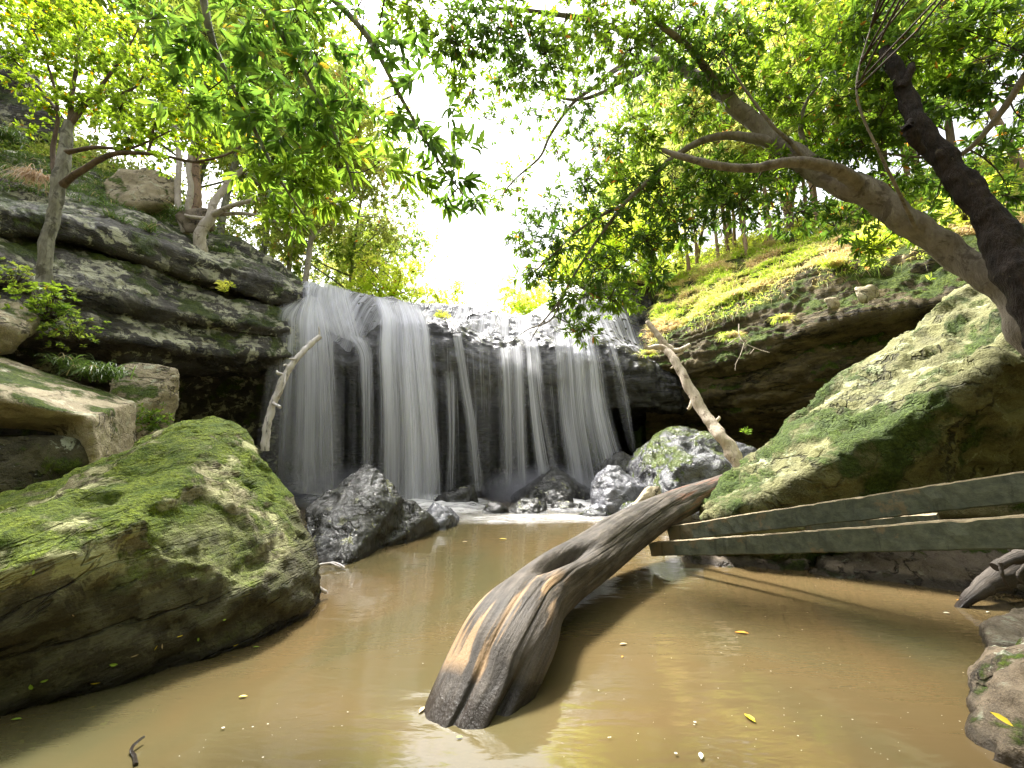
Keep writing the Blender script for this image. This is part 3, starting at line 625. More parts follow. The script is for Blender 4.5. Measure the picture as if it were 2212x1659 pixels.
def big_log():
    far = [(1105, 1355, 2.2, .238), (1172, 1282, 2.65, .225), (1262, 1217, 3.15, .238), (1345, 1158, 3.75, .245), (1435, 1103, 4.4, .22), (1515, 1068, 5.1, .195), (1600, 1035, 5.7, .175)]
    cp = [(-.42, 1.58, -.36), (-.255, 1.80, -.17), (-.115, 2.02, .02)] + [tuple(P(*q[:3])) for q in far]; rp = [.14, .18, .20] + [q[3] * .81 for q in far]
    cr_ = catmull(np.array([(*c_, r_) for c_, r_ in zip(cp, rp)]), 900)
    for _ in range(400): cr_[1:-1] = .25 * cr_[:-2] + .5 * cr_[1:-1] + .25 * cr_[2:]
    al = np.concatenate(([0], np.cumsum(np.linalg.norm(np.diff(cr_[:, :3], axis=0), axis=1)))); q_ = np.linspace(0, al[-1], 520)
    cr_ = np.stack([np.interp(q_, al, cr_[:, k]) for k in range(4)], -1); c, r = cr_[:, :3], cr_[:, 3]
    ns, na = 520, 260; th = np.linspace(0, 2 * math.pi, na + 1)
    T = unit(np.gradient(c, axis=0)); A = unit(np.cross(T, np.array((0, 0, 1.0)))); B = np.cross(T, A)
    sgrid = np.repeat(np.linspace(0, 1, ns), na + 1); tgrid = np.tile(th, ns); L = np.concatenate(([0], np.cumsum(np.linalg.norm(np.diff(c, axis=0), axis=1)))); Lg = np.repeat(L, na + 1)
    tw = tgrid + .55 * sgrid                                   # spiral grain
    cyl = np.stack([np.cos(tw) * 1.1, np.sin(tw) * 1.1, Lg * .55], -1)
    rr = 1 + .085 * fbm(cyl * 1.0 + 4, 3) + .012 * fbm(cyl * np.array((6, 6, 1.2)) + 9, 4)
    crack = np.zeros_like(rr)
    ang = lambda a: (a + math.pi) % (2 * math.pi) - math.pi
    for a0, s0, s1, dep, wd, ph in ((-2.5, .1, .62, .05, .03, 0), (-2.1, .12, .45, .045, .028, 2), (-1.55, .1, .85, .05, .03, 1), (-1.0, .12, .95, .055, .03, 4), (-.6, .1, .7, .05, .03, 3), (-.2, .15, .8, .05, .03, 6), (.2, .1, .6, .04, .03, 5), (-1.8, .55, .98, .05, .03, 8), (-.75, .5, .98, .04, .025, 9), (2.8, .1, .9, .04, .03, 7), (1.2, .1, .9, .04, .03, 7)):
        cen = a0 + .22 * np.sin(sgrid * 9 + ph) + .10 * pnoise(np.stack([sgrid * 14 + ph, 0 * sgrid, 0 * sgrid], -1))
        d = np.abs(ang(tw - .22 - cen)); win = np.clip((sgrid - s0) / .04, 0, 1) * np.clip((s1 - sgrid) / .06, 0, 1) * (.6 + .4 * pnoise(np.stack([sgrid * 20, 0 * sgrid + ph, 0 * sgrid], -1)))
        g = np.exp(-(d / (wd * .6)) ** 2) * np.clip(win, 0, 1); crack = np.maximum(crack, g); rr -= dep * .7 * g
        rr -= .014 * np.exp(-(d / .12) ** 2) * np.clip(win, 0, 1)
    # elongated hollow on top
    def dent(a0, s0, sa, ss, dep, skew):
        return dep * np.exp(-(ang(tgrid - a0 - skew * (sgrid - s0)) / sa) ** 2 - ((sgrid - s0) / ss) ** 2)
    rr -= dent(-1.25, .285, .24, .05, .62, 4.0); rr += dent(-.7, .28, .28, .07, .13, 4); rr += dent(-1.85, .28, .3, .07, .10, 3)
    # toes and notch at the near end
    rr -= dent(-.45, .10, .11, .03, .22, 2); rr -= dent(-1.25, .095, .08, .03, .10, 0); rr += dent(.15, .15, .5, .04, .22, 0); rr += dent(-2.6, .13, .5, .06, .10, 0)
    rad = np.repeat(r, na + 1) * np.maximum(rr, .2)
    V = np.repeat(c, na + 1, axis=0) + rad[:, None] * (np.repeat(A, na + 1, axis=0) * np.cos(tgrid)[:, None] + np.repeat(B, na + 1, axis=0) * np.sin(tgrid)[:, None] * .92)
    q = fbm(np.stack([tw * 2.6, Lg * 1.1, 0 * Lg + 3], -1), 5)
    worn = .8 * np.clip((q - .24) * 6, 0, 1) * np.clip((.26 - sgrid) / .05, 0, 1) * np.clip((sgrid - .10) / .012, 0, 1) * np.clip((np.cos(tgrid + 1.6) - .2) * 3, 0, 1)
    red = np.clip((q - .05) * 4, 0, 1) * np.clip((sgrid - .62) / .08, 0, 1)
    i = (np.arange(ns - 1)[:, None] * (na + 1) + np.arange(na)[None]).ravel(); w_ = na + 1
    Fq = np.stack([i, i + 1, i + w_ + 1, i + w_], -1)
    me = mesh_np('driftwood_log', V, Fq, np.full(len(Fq), 4), True, np.stack([tw / 6.283, Lg], -1), {'worn': worn, 'crack': crack * .85, 'red': red})
    o0 = c[90].copy(); o0[2] = V[:, 2].min()
    return tag(link('driftwood_log', me, M_log, origin=o0), 'thick grooved grey log slanting out of the pool from centre foreground', 'log')
big_log()

# ------------------------------------------------------------------ timber beams
def beam_mats():
    b = NB('dark_green_timber'); co = b.coord((.25, 1, 1)); n1 = b.noise(co, 18, 7, .7); n2 = b.noise(b.coord(), 3, 6, .7)
    col = b.mix(b.ramp(n1, .3, .7), (.05, .058, .042), (.115, .125, .085)); col = b.mix(b.ramp(n2, .54, .60), col, (.15, .12, .07)); col = b.mix(b.math('MULTIPLY', b.ramp(b.noise(b.coord((3, 3, .25)), 7, 6, .7), .57, .68), .5), col, (.012, .013, .010))
    b.put(b.b.inputs['Base Color'], col); b.b.inputs['Roughness'].default_value = .7
    b.L.new(b.bump(n1, .5, .01), b.b.inputs['Normal'])
    t = NB('bare_timber_edge'); n1 = t.noise(t.coord((.3, 1, 1)), 20, 6, .7)
    t.put(t.b.inputs['Base Color'], t.mix(t.ramp(n1, .3, .7), (.16, .12, .07), (.36, .29, .18))); t.b.inputs['Roughness'].default_value = .85
    return b.m, t.m
M_beam, M_beamtop = beam_mats()
def beam(name, a, b, h0, h1, th, label, seed=0, zrot=0):
    a, b = np.array(a), np.array(b); L = np.linalg.norm(b - a); d = (b - a) / L
    up = np.array((0, 0, 1.0)); side = unit(np.cross(d, up)); up = np.cross(side, d)
    n = 90; t = np.linspace(0, 1, n); c = a + d * L * t[:, None] + side * (.012 * pnoise(np.stack([t * 3 + seed, 0 * t, 0 * t], -1)))[:, None] + up * (.012 * pnoise(np.stack([t * 4 + seed + 7, 0 * t, 0 * t], -1)))[:, None]
    h = h0 + (h1 - h0) * t; bv = .008
    prof = [(-.5, -.5, 0, 1), (.5, -.5, 0, 1), (.5, -.5, 1, 0), (.5, .5, 1, 0)]
    sec = [(-.5, -1), (-.5, 0), (-.5, 1), (0, 1), (.5, 1), (.5, 0), (.5, -1), (0, -1)]
    out = []
    for (x, z) in [(-1, -.9), (-1, 0), (-1, .9), (-.8, 1), (.8, 1), (1, .9), (1, 0), (1, -.9), (.8, -1), (-.8, -1)]:
        p = c + side * (x * th / 2) + up * (z * h / 2)[:, None]
        p = p + fbm(p * 14 + seed, 3)[:, None] * .0035 * np.array((1, 1, 1)) - up * (np.clip(pnoise(p * 6 + seed) - .35, 0, 1) * .05 * (z > .5))[:, None]
        out.append(p)
    V = np.stack(out, 1).reshape(-1, 3); m = 10
    i = (np.arange(n - 1)[:, None] * m); j = np.arange(m)[None]; j2 = (j + 1) % m
    Fq = np.stack([i + j, i + j2, i + m + j2, i + m + j], -1).reshape(-1, 4)
    bm = bmesh.new(); me = mesh_np(name, V, Fq, np.full(len(Fq), 4), False); me.materials.append(M_beam); me.materials.append(M_beamtop)
    bm.from_mesh(me); bm.verts.ensure_lookup_table()
    bm.faces.new([bm.verts[k] for k in range(m)][::-1]); bm.faces.new([bm.verts[(n - 1) * m + k] for k in range(m)])
    bmesh.ops.recalc_face_normals(bm, faces=bm.faces)
    for f in bm.faces:
        if f.normal.dot(Vector(up)) > .5 and abs(f.normal.z) > .5: f.material_index = 1
    bm.to_mesh(me); bm.free()
    return tag(link(name, me, None, origin=a), label, 'beam', 'dark timber beams fallen across the right bank')
beam('timber_beam', P(1447, 1152, 4.25), P(2300, 1040, 2.25), .135, .165, .06, 'upper dark green timber beam with a pale worn top edge, right', 1)
beam('timber_beam', P(1408, 1186, 4.1), P(2320, 1143, 2.15), .12, .17, .06, 'lower dark green timber beam just above the water, right', 2)
beam('timber_beam', P(1640, 1150, 4.3), P(2032, 1128, 3.3), .11, .13, .12, 'short black beam wedged between the two long beams', 3)

# ------------------------------------------------------------------ dead branches
M_pale = bark_mat('bleached_wood', (.50, .40, .31), (.72, .62, .50), spot=(.16, .10, .07), spotty=.5, bump=.9, sc=2)
def wetwood():
    b = NB('wet_silver_wood'); n1 = b.noise(b.coord((1, 1, .2)), 22, 6, .7, .4)
    b.put(b.b.inputs['Base Color'], b.mix(b.ramp(n1, .3, .5), (.06, .045, .045), (.66, .60, .58))); b.b.inputs['Roughness'].default_value = .22
    b.L.new(b.bump(n1, .7, .02), b.b.inputs['Normal']); return b.m
M_wetwood = wetwood()
def branchy(name, label, cat, mat, pieces, sides=10, rough=.18):
    mb = MB(); 
    for k, (pl, r0, r1) in enumerate(pieces):
        p = catmull([P(*q) for q in pl], max(8, 10 * len(pl))); n = len(p)
        L = np.linalg.norm(p[-1] - p[0]); p = p + (fbm(p * 5 + k, 3)[:, None] * np.array((.6, .5, .6))) * min(.02, .3 * r0)
        mb.tube(p, np.linspace(r0, r1, n), sides, rough, seed=k * 3)
    me = mb.build(name); a = np.vstack(mb.V); c = a.mean(0); c[2] = a[:, 2].min()
    return tag(link(name, me, mat, origin=c), label, cat)
branchy('dead_branch', 'wet silvery dead branch standing in front of the left falls', 'branch', M_wetwood,
        [([(570, 975, 6.0), (578, 920, 6.02), (598, 850, 6.1), (630, 790, 6.2), (662, 752, 6.35), (690, 728, 6.5)], (.06), .04), ([(686, 735, 6.5), (690, 718, 6.5), (688, 706, 6.5)], .02, .01),
         ([(590, 870, 6.05), (605, 880, 5.95)], .03, .02), ([(618, 812, 6.15), (602, 806, 6.1), (598, 800, 6.1)], .03, .012), ([(600, 860, 6.1), (612, 838, 6.0), (618, 800, 6.1)], .02, .012), ([(640, 776, 6.2), (624, 775, 6.15)], .02, .01), ([(628, 800, 6.2), (618, 788, 6.15), (612, 790, 6.1)], .022, .01)], rough=.35)
branchy('dead_tree', 'bleached dead trunk leaning up from the wet mossy boulder', 'branch', M_pale,
        [([(1605, 1015, 6.0), (1560, 945, 6.2), (1515, 885, 6.5), (1470, 800, 6.8), (1440, 755, 7.0)], .10, .065), ([(1446, 762, 7.3), (1425, 748, 7.35), (1400, 752, 7.4), (1392, 742, 7.4)], .06, .025),
         ([(1500, 850, 6.9), (1490, 880, 6.8), (1484, 884, 6.8)], .035, .015), ([(1545, 915, 6.6), (1555, 900, 6.6)], .04, .02), ([(1460, 790, 7.2), (1448, 796, 7.1)], .035, .015)], rough=.3)
branchy('dead_limb', 'pale broken limb pointing up behind the bleached dead trunk', 'branch', M_pale,
        [([(1450, 757, 7.9), (1430, 735, 7.95), (1412, 712, 8.0), (1398, 694, 8.05)], .07, .045), ([(1450, 757, 7.9), (1470, 755, 7.8), (1490, 745, 7.8)], .05, .04), ([(1455, 772, 7.85), (1475, 762, 7.8)], .04, .02)], rough=.3)
branchy('bare_twig', 'thin bare forked twig hanging off the right cliff edge', 'twig', M_pale,
        [([(1596, 700, 8.2), (1597, 725, 8.1), (1610, 742, 8.0), (1640, 755, 8.0), (1662, 762, 8.0)], .012, .006), ([(1608, 740, 8), (1600, 765, 8), (1590, 785, 8), (1588, 800, 8)], .01, .005), ([(1596, 728, 8), (1580, 738, 8), (1570, 745, 8)], .008, .004), ([(1630, 752, 8), (1620, 765, 8)], .006, .004)], sides=5)
branchy('bare_twig', 'dark stick lying on the water behind the mossy boulder', 'twig', M_wetwood,
        [([(680, 1222, 3.9), (715, 1216, 4.0), (730, 1218, 4.0), (745, 1226, 3.95)], .012, .008), ([(712, 1216, 4.0), (735, 1224, 3.9)], .008, .005)], sides=6)
branchy('bare_twig', 'short dark stub sticking out at the right foot of the mossy boulder', 'twig', M_wetwood, [([(670, 1262, 3.15), (690, 1272, 3.15), (706, 1280, 3.18)], .022, .012)], sides=6)
branchy('sunken_stick', 'curved brown stick floating in the water at lower left', 'twig', M_log, [([(318, 1545, 1.66), (300, 1558, 1.63), (290, 1572, 1.61), (297, 1585, 1.59), (300, 1602, 1.55)], .004, .007)], sides=6)
for o in [q for q in COL.objects if q.name.startswith('sunken_stick')]: o.location.z = -.003
branchy('tree_root', 'gnarled grey root reaching into the water at the right edge', 'root', M_log,
        [([(2060, 1325, 3.0), (2095, 1290, 3.02), (2130, 1262, 3.05), (2180, 1235, 3.1), (2240, 1210, 3.1), (2330, 1190, 3.1)], .015, .13), ([(2150, 1225, 3.0), (2190, 1205, 3.0), (2250, 1195, 3.0), (2330, 1180, 3.0)], .03, .06), ([(2160, 1215, 2.9), (2168, 1250, 2.9), (2185, 1275, 2.95)], .012, .006),
         ([(2240, 1200, 2.9), (2200, 1240, 2.85), (2215, 1265, 2.85)], .014, .006), ([(2250, 1190, 2.8), (2195, 1160, 2.8), (2170, 1150, 2.8)], .01, .004), ([(2260, 1170, 2.8), (2200, 1165, 2.8), (2160, 1158, 2.8)], .008, .004), ([(2180, 1190, 2.8), (2200, 1140, 2.8), (2215, 1110, 2.8)], .008, .004)], rough=.3)

# ------------------------------------------------------------------ falling water
def fall_mat():
    b = NB('falling_water'); uvn = b.n('ShaderNodeUVMap')
    def co(sx, sy, off=0):
        mp = b.n('ShaderNodeMapping'); mp.inputs['Scale'].default_value = (sx, sy, 1); mp.inputs['Location'].default_value = (off, off, 0); b.L.new(uvn.outputs[0], mp.inputs[0]); return mp.outputs[0]
    s1 = b.noise(co(7, .10), 1, 3, .55); s2 = b.noise(co(34, .14, 3), 1, 4, .75); s3 = b.noise(co(2.6, .12, 7), 1, 2, .5)
    a = b.math('ADD', b.math('MULTIPLY', b.ramp(s1, .34, .68, False), .85), b.math('MULTIPLY', b.ramp(s2, .44, .72, False), .7))
    a = b.math('MULTIPLY', a, b.ramp(s3, .28, .62, False))
    fd = b.n('ShaderNodeAttribute', attribute_name='fade')
    a = b.math('MULTIPLY', b.math('MULTIPLY', a, 1.25), fd.outputs['Fac'], True)
    df = b.n('ShaderNodeBsdfDiffuse'); df.inputs[0].default_value = (.93, .93, 1.0, 1); tl = b.n('ShaderNodeBsdfTranslucent'); tl.inputs[0].default_value = (.95, .95, 1.0, 1)
    m = b.n('ShaderNodeMixShader'); m.inputs[0].default_value = .5; b.L.new(df.outputs[0], m.inputs[1]); b.L.new(tl.outputs[0], m.inputs[2])
    tp = b.n('ShaderNodeBsdfTransparent'); m2 = b.n('ShaderNodeMixShader'); b.L.new(a, m2.inputs[0]); b.L.new(tp.outputs[0], m2.inputs[1]); b.L.new(m.outputs[0], m2.inputs[2])
    b.L.new(m2.outputs[0], b.out.inputs['Surface']); b.N.remove(b.b); return b.m
M_fallw = fall_mat()
WLf = WL.reshape(-1, 3)
def uvd(p):
    d = p - np.array((0, 0, CH)); zc = d[:, 1] * CT + d[:, 2] * ST; yc = -d[:, 1] * ST + d[:, 2] * CT
    return 1106 + F * d[:, 0] / zc, 829.5 - F * yc / zc, np.linalg.norm(d, axis=1)
_rock = np.full((420, 560), 1e9)                        # nearest rock distance for every viewing direction
def _bin(u, v): return np.clip((v / 4).astype(int), 0, 419), np.clip((u / 4).astype(int), 0, 559)
for grd in (WL,):
    fine_ = np.concatenate([grd.reshape(-1, 3), ((grd[1:] + grd[:-1]) / 2).reshape(-1, 3), ((grd[:, 1:] + grd[:, :-1]) / 2).reshape(-1, 3), ((grd[1:, 1:] + grd[:-1, :-1]) / 2).reshape(-1, 3)])
    u_, v_, d_ = uvd(fine_); np.minimum.at(_rock, _bin(u_, v_), d_)
def on_rock(p, gap=.05):
    """water that would run inside the ledge is lifted on to its surface"""
    u, v, d = uvd(p); lim = _rock[_bin(u, v)] - gap; k = np.where(d > lim, lim / d, 1.0)
    return np.array((0, 0, CH)) + (p - np.array((0, 0, CH))) * k[:, None]
def sheet(mb, path_l, path_r, nu, nv, fades, seed=0, wob=.02, edges=(1, 1), uoff=0.0):
    """ruled sheet between two paths; fades = list of opacity along the fall"""
    a = catmull(path_l, nv); b = catmull(path_r, nv); t = np.linspace(0, 1, nu)
    V = a[:, None] * (1 - t)[None, :, None] + b[:, None] * t[None, :, None]
    W_ = np.linalg.norm(np.asarray(path_l) - np.asarray(path_r), axis=1).mean(); L = np.linalg.norm(np.diff(a, axis=0), axis=1).sum()
    p = V.reshape(-1, 3); q = np.stack([np.tile(t * W_ * 3, nv) + uoff * 3 + seed, np.repeat(np.linspace(0, L * .25, nv), nu), np.full(len(p), seed)], -1)
    p = p + np.stack([0 * q[:, 0], fbm(q, 3) * wob * 3, 0 * q[:, 0]], -1)
    p = on_rock(p); g_ = p.reshape(nv, nu, 3)
    for _ in range(4): g_[1:-1] = .25 * g_[:-2] + .5 * g_[1:-1] + .25 * g_[2:]
    p = g_.reshape(-1, 3)
    i = (np.arange(nv - 1)[:, None] * nu + np.arange(nu - 1)[None]).ravel(); Fq = np.stack([i, i + 1, i + nu + 1, i + nu], -1)
    uv = np.stack([np.tile(t * W_, nv) + uoff + seed * 3.7, np.repeat(np.linspace(0, L, nv), nu)], -1)
    e = np.clip(np.minimum(t if edges[0] else 1, 1 - t if edges[1] else 1) / .3, 0, 1) * np.ones(nu); e = e * e * (3 - 2 * e)
    fv = np.interp(np.linspace(0, 1, nv), np.linspace(0, 1, len(fades)), fades)
    mb.add(p, Fq, uv); return (fv[:, None] * e[None]).ravel()
def stream(name, label, cols, fades, layers=2, nu=60, nv=120, seed=0):
    """cols: left and right path given as picture points with depth"""
    mb = MB(); fd = []
    for k in range(layers):
        off = np.array((.05 * k, -.06 * k, 0)); uo = 0.0
        for j, (l, r) in enumerate(zip(cols[:-1], cols[1:])):
            pl = np.array([P(*q) for q in l]) + off; pr = np.array([P(*q) for q in r]) + off
            w_ = np.linalg.norm(pl - pr, axis=1).mean()
            fd.append(sheet(mb, pl, pr, nu, nv, fades, seed + k * 5.3, edges=(j == 0, j == len(cols) - 2), uoff=uo)); uo += w_
    me = mb.build(name); at = me.attributes.new('fade', 'FLOAT', 'POINT'); at.data.foreach_set('value', np.concatenate(fd).astype(np.float32))
    a = np.vstack(mb.V); c = a.mean(0); c[2] = a[:, 2].min()
    return tag(link(name, me, M_fallw, origin=c), label, 'waterfall', 'streams of the waterfall')
ff = [.2, .9, 1.0, .9, .75, .6, .5, .4, .3]
# (u, v, Y): crest -> lip -> face -> free fall -> pool
stream('waterfall_stream', 'broad misty leftmost curtain of the waterfall behind the dead branch',
       [[(640, 655, 8.9), (590, 672, 8.7), (583, 720, 8.55), (572, 800, 8.45), (558, 900, 8.4), (545, 1030, 8.4)],
        [(665, 640, 9.0), (650, 690, 8.75), (650, 740, 8.55), (650, 820, 8.45), (648, 920, 8.4), (645, 1065, 8.4)],
        [(690, 650, 9.2), (715, 720, 8.8), (722, 760, 8.6), (730, 830, 8.5), (738, 930, 8.45), (745, 1075, 8.4)]], [.4, .9, .85, .7, .6, .52, .45, .4, .2], 3, seed=1)
stream('waterfall_stream', 'upper left white chute pouring off the crest by the black notch',
       [[(655, 608, 10.3), (652, 640, 9.6), (655, 690, 9.0), (660, 712, 8.85)], [(690, 612, 10.3), (680, 640, 9.6), (690, 690, 9.0), (700, 716, 8.9)], [(760, 628, 10.4), (775, 665, 9.7), (790, 715, 9.3), (800, 752, 9.1)]], [.9, 1.0, .8, .5], 2, seed=11)
stream('waterfall_stream', 'narrow veil between the leftmost curtain and the strongest cascade',
       [[(735, 715, 9.1), (765, 760, 8.95), (770, 830, 8.8), (772, 920, 8.75), (772, 1080, 8.7)], [(800, 740, 9.1), (806, 770, 8.95), (808, 830, 8.8), (808, 920, 8.75), (806, 1085, 8.7)]], [.8, .9, .9, .8, .7, .6, .5, .35], 2, seed=21, nu=50)
stream('waterfall_stream', 'strongest white cascade left of centre',
       [[(800, 645, 10.4), (815, 690, 9.5), (812, 760, 9.1), (815, 850, 9.0), (815, 960, 8.95), (812, 1095, 8.9)],
        [(850, 650, 10.6), (862, 695, 9.6), (868, 770, 9.2), (875, 860, 9.05), (880, 960, 9.0), (882, 1100, 8.95)],
        [(905, 660, 10.6), (925, 710, 9.7), (932, 780, 9.4), (940, 870, 9.2), (948, 960, 9.1), (955, 1100, 9.0)]], [.5, 1.1, 1.35, 1.35, 1.2, 1.1, .95, .8, .6, .3], 3, seed=31)
stream('waterfall_stream', 'thin slanting white thread right of the strongest cascade',
       [[(975, 722, 9.8), (978, 750, 9.68), (990, 830, 9.6), (1003, 920, 9.5), (1015, 1060, 9.4)], [(996, 722, 9.8), (1000, 750, 9.68), (1012, 830, 9.6), (1028, 920, 9.5), (1045, 1060, 9.4)]], [1.0, 1.1, 1.0, .85, .7, .55, .35, .2], 2, seed=41, nu=26)
stream('waterfall_stream', 'faint thread dropping from the rock underside near the middle',
       [[(955, 800, 9.6), (962, 860, 9.55), (965, 960, 9.5), (955, 1090, 9.45)], [(985, 800, 9.6), (985, 870, 9.55), (985, 960, 9.5), (980, 1090, 9.45)]], [.3, .7, .75, .65, .5, .25], 1, seed=47, nu=26)
stream('waterfall_stream', 'sheer veil of fine threads over the middle rock face',
       [[(1066, 755, 9.9), (1072, 800, 9.8), (1075, 880, 9.75), (1076, 960, 9.7), (1076, 1070, 9.65)], [(1135, 745, 10.0), (1138, 800, 9.9), (1140, 880, 9.85), (1142, 960, 9.8), (1148, 1070, 9.7)]], [.8, .85, .8, .7, .6, .45, .2], 2, seed=53, nu=50)
stream('waterfall_stream', 'bright narrow stream just right of the middle of the falls',
       [[(1120, 725, 10.6), (1130, 750, 10.0), (1135, 820, 9.85), (1142, 900, 9.75), (1152, 1000, 9.65), (1160, 1070, 9.5)], [(1155, 725, 10.6), (1165, 755, 10.0), (1172, 820, 9.85), (1182, 900, 9.75), (1205, 1005, 9.65), (1225, 1070, 9.5)]], [.4, 1.3, 1.2, 1.1, 1.0, .85, .6, .25], 2, seed=61, nu=40)
stream('waterfall_stream', 'wide fan of fine white threads on the right of the falls',
       [[(1190, 720, 10.9), (1195, 770, 10.2), (1200, 850, 10.05), (1205, 920, 9.95), (1215, 1000, 9.8), (1225, 1075, 9.6)],
        [(1240, 712, 11.0), (1250, 770, 10.3), (1256, 850, 10.15), (1265, 920, 10.0), (1280, 1000, 9.85), (1292, 1075, 9.6)],
        [(1285, 725, 11.0), (1302, 790, 10.4), (1312, 860, 10.2), (1328, 930, 10.05), (1350, 1000, 9.9), (1375, 1060, 9.7)]], [.3, 1.0, .95, .85, .75, .6, .4, .15], 2, seed=71)
stream('waterfall_stream', 'small rightmost stream stepping over the mossy corner',
       [[(1305, 738, 10.9), (1318, 790, 10.5), (1330, 860, 10.3), (1345, 930, 10.15), (1358, 975, 10.0)], [(1330, 742, 10.9), (1345, 790, 10.5), (1362, 860, 10.3), (1372, 930, 10.15), (1382, 1000, 10.0)]], [.9, .9, .7, .5, .3, .0], 1, seed=81, nu=36)
stream('waterfall_stream', 'very faint continuous veil behind all the brighter streams of the falls',
       [[(600, 690, 8.95), (590, 760, 8.9), (585, 850, 8.9), (580, 1060, 8.9)], [(830, 700, 9.5), (832, 780, 9.35), (838, 870, 9.3), (838, 1080, 9.3)], [(1060, 750, 10.1), (1062, 800, 9.95), (1065, 880, 9.9), (1068, 1070, 9.9)], [(1310, 760, 10.6), (1318, 820, 10.5), (1328, 880, 10.4), (1345, 1000, 10.3)]], [.1, .3, .32, .32, .3, .24, .12], 1, nu=140, seed=91)
def film(label, u0, u1, k0, k1, fades, seed):
    """thin water sliding over the rock: follows the ledge surface"""
    nr, nc = WL.shape[:2]; cols = WL[int(k0 * nr):int(k1 * nr):3]; c0 = int(u0 * nc); c1 = int(u1 * nc); gsub = cols[:, c0:c1:2]
    a = np.gradient(gsub, axis=0); b_ = np.gradient(gsub, axis=1); N = unit(np.cross(a, b_)); N = N * np.sign((N * np.array((0, -.5, 1.0))).sum(-1, keepdims=True))
    for _ in range(3): gsub[1:-1, 1:-1] = (gsub[:-2, 1:-1] + gsub[2:, 1:-1] + gsub[1:-1, :-2] + gsub[1:-1, 2:]) / 4
    V = gsub + N * .035; m, n = V.shape[:2]; p = V.reshape(-1, 3)
    i = (np.arange(m - 1)[:, None] * n + np.arange(n - 1)[None]).ravel(); Fq = np.stack([i, i + 1, i + n + 1, i + n], -1)
    Lr = np.concatenate(([0], np.cumsum(np.linalg.norm(np.diff(V[:, n // 2], axis=0), axis=1)))); uv = np.stack([p[:, 0] + seed, np.repeat(Lr, n)], -1)
    t = np.tile(np.linspace(0, 1, n), m); e = np.clip(np.minimum(t, 1 - t) / .12, 0, 1); fv = np.repeat(np.interp(np.linspace(0, 1, m), np.linspace(0, 1, len(fades)), fades), n)
    me = mesh_np('water_film', p, Fq, np.full(len(Fq), 4), True, uv, {'fade': fv * e}); return tag(link('water_film', me, M_fallw), label, 'waterfall', 'streams of the waterfall')
film('white water sliding over the left half of the domed rock', .10, .45, .09, .40, [.8, 1.0, 1.0, .9, .5], 3)
film('bright sheet of water sliding over the right half of the domed rock', .46, .90, .09, .36, [.8, 1.0, .9, .8, .4], 9)
# water running over the domed top and foam where it lands
def foam_mat():
    b = NB('white_foam'); co = b.coord((1, 2.2, 1)); n = b.noise(co, 2.4, 5, .6, .6)
    fd = b.n('ShaderNodeAttribute', attribute_name='fade'); a = b.math('MULTIPLY', b.ramp(n, .28, .66, False), fd.outputs['Fac'], True)
    df = b.n('ShaderNodeBsdfDiffuse'); df.inputs[0].default_value = (.8, .79, .79, 1); tp = b.n('ShaderNodeBsdfTransparent')
    m = b.n('ShaderNodeMixShader'); b.L.new(a, m.inputs[0]); b.L.new(tp.outputs[0], m.inputs[1]); b.L.new(df.outputs[0], m.inputs[2]); b.L.new(m.outputs[0], b.out.inputs['Surface']); b.N.remove(b.b); return b.m
M_foam = foam_mat()
def foam(label, outline, strength, name='foam', z=.012, hump=.1, seed=0):
    """low mound of foam on the water, its edges thinning out"""
    c = np.mean(outline, axis=0); n = len(outline); ring = catmull(np.vstack([outline, outline[:1]]), 72)[:-1]
    k = 18; V = []; fd = []
    for j in range(k + 1):
        f = j / k; V.append(c + (ring - c) * f); fd += [strength * (1 - f * f)] * 71
    V = np.vstack(V); fd = np.array(fd); V[:, 2] = z + hump * (fd / max(strength, 1e-6)) * (1 + .5 * fbm(V * 2 + seed, 3))
    i = (np.arange(k)[:, None] * 71); j = np.arange(71)[None]; j2 = (j + 1) % 71
    Fq = np.stack([i + j, i + j2, i + 71 + j2, i + 71 + j], -1).reshape(-1, 4)
    me = mesh_np(name, V, Fq, np.full(len(Fq), 4), True, None, {'fade': fd})
    return tag(link(name, me, M_foam), label, kind='stuff')
foam('white foam where the strongest cascade meets the pool', np.array([G(800, 1095), G(900, 1125), G(1000, 1122), G(1080, 1108), G(1060, 1080), G(960, 1070), G(860, 1070)]), 1.1, hump=.12)
foam('white foam under the leftmost curtain', np.array([G(600, 1080), G(680, 1110), G(740, 1100), G(760, 1070), G(680, 1050), G(600, 1050)]), 1.1, hump=.25, seed=4)
foam('thin foam among the wet rocks under the right falls', np.array([G(1090, 1105), G(1200, 1112), G(1330, 1105), G(1330, 1085), G(1230, 1078), G(1120, 1085)]), .9, hump=.1, seed=7)
foam('pale foam drifting along the far edge of the pool', np.array([G(960, 1135), G(1130, 1135), G(1330, 1128), G(1330, 1112), G(1130, 1108), G(960, 1118)]), .55, hump=.01, seed=9)


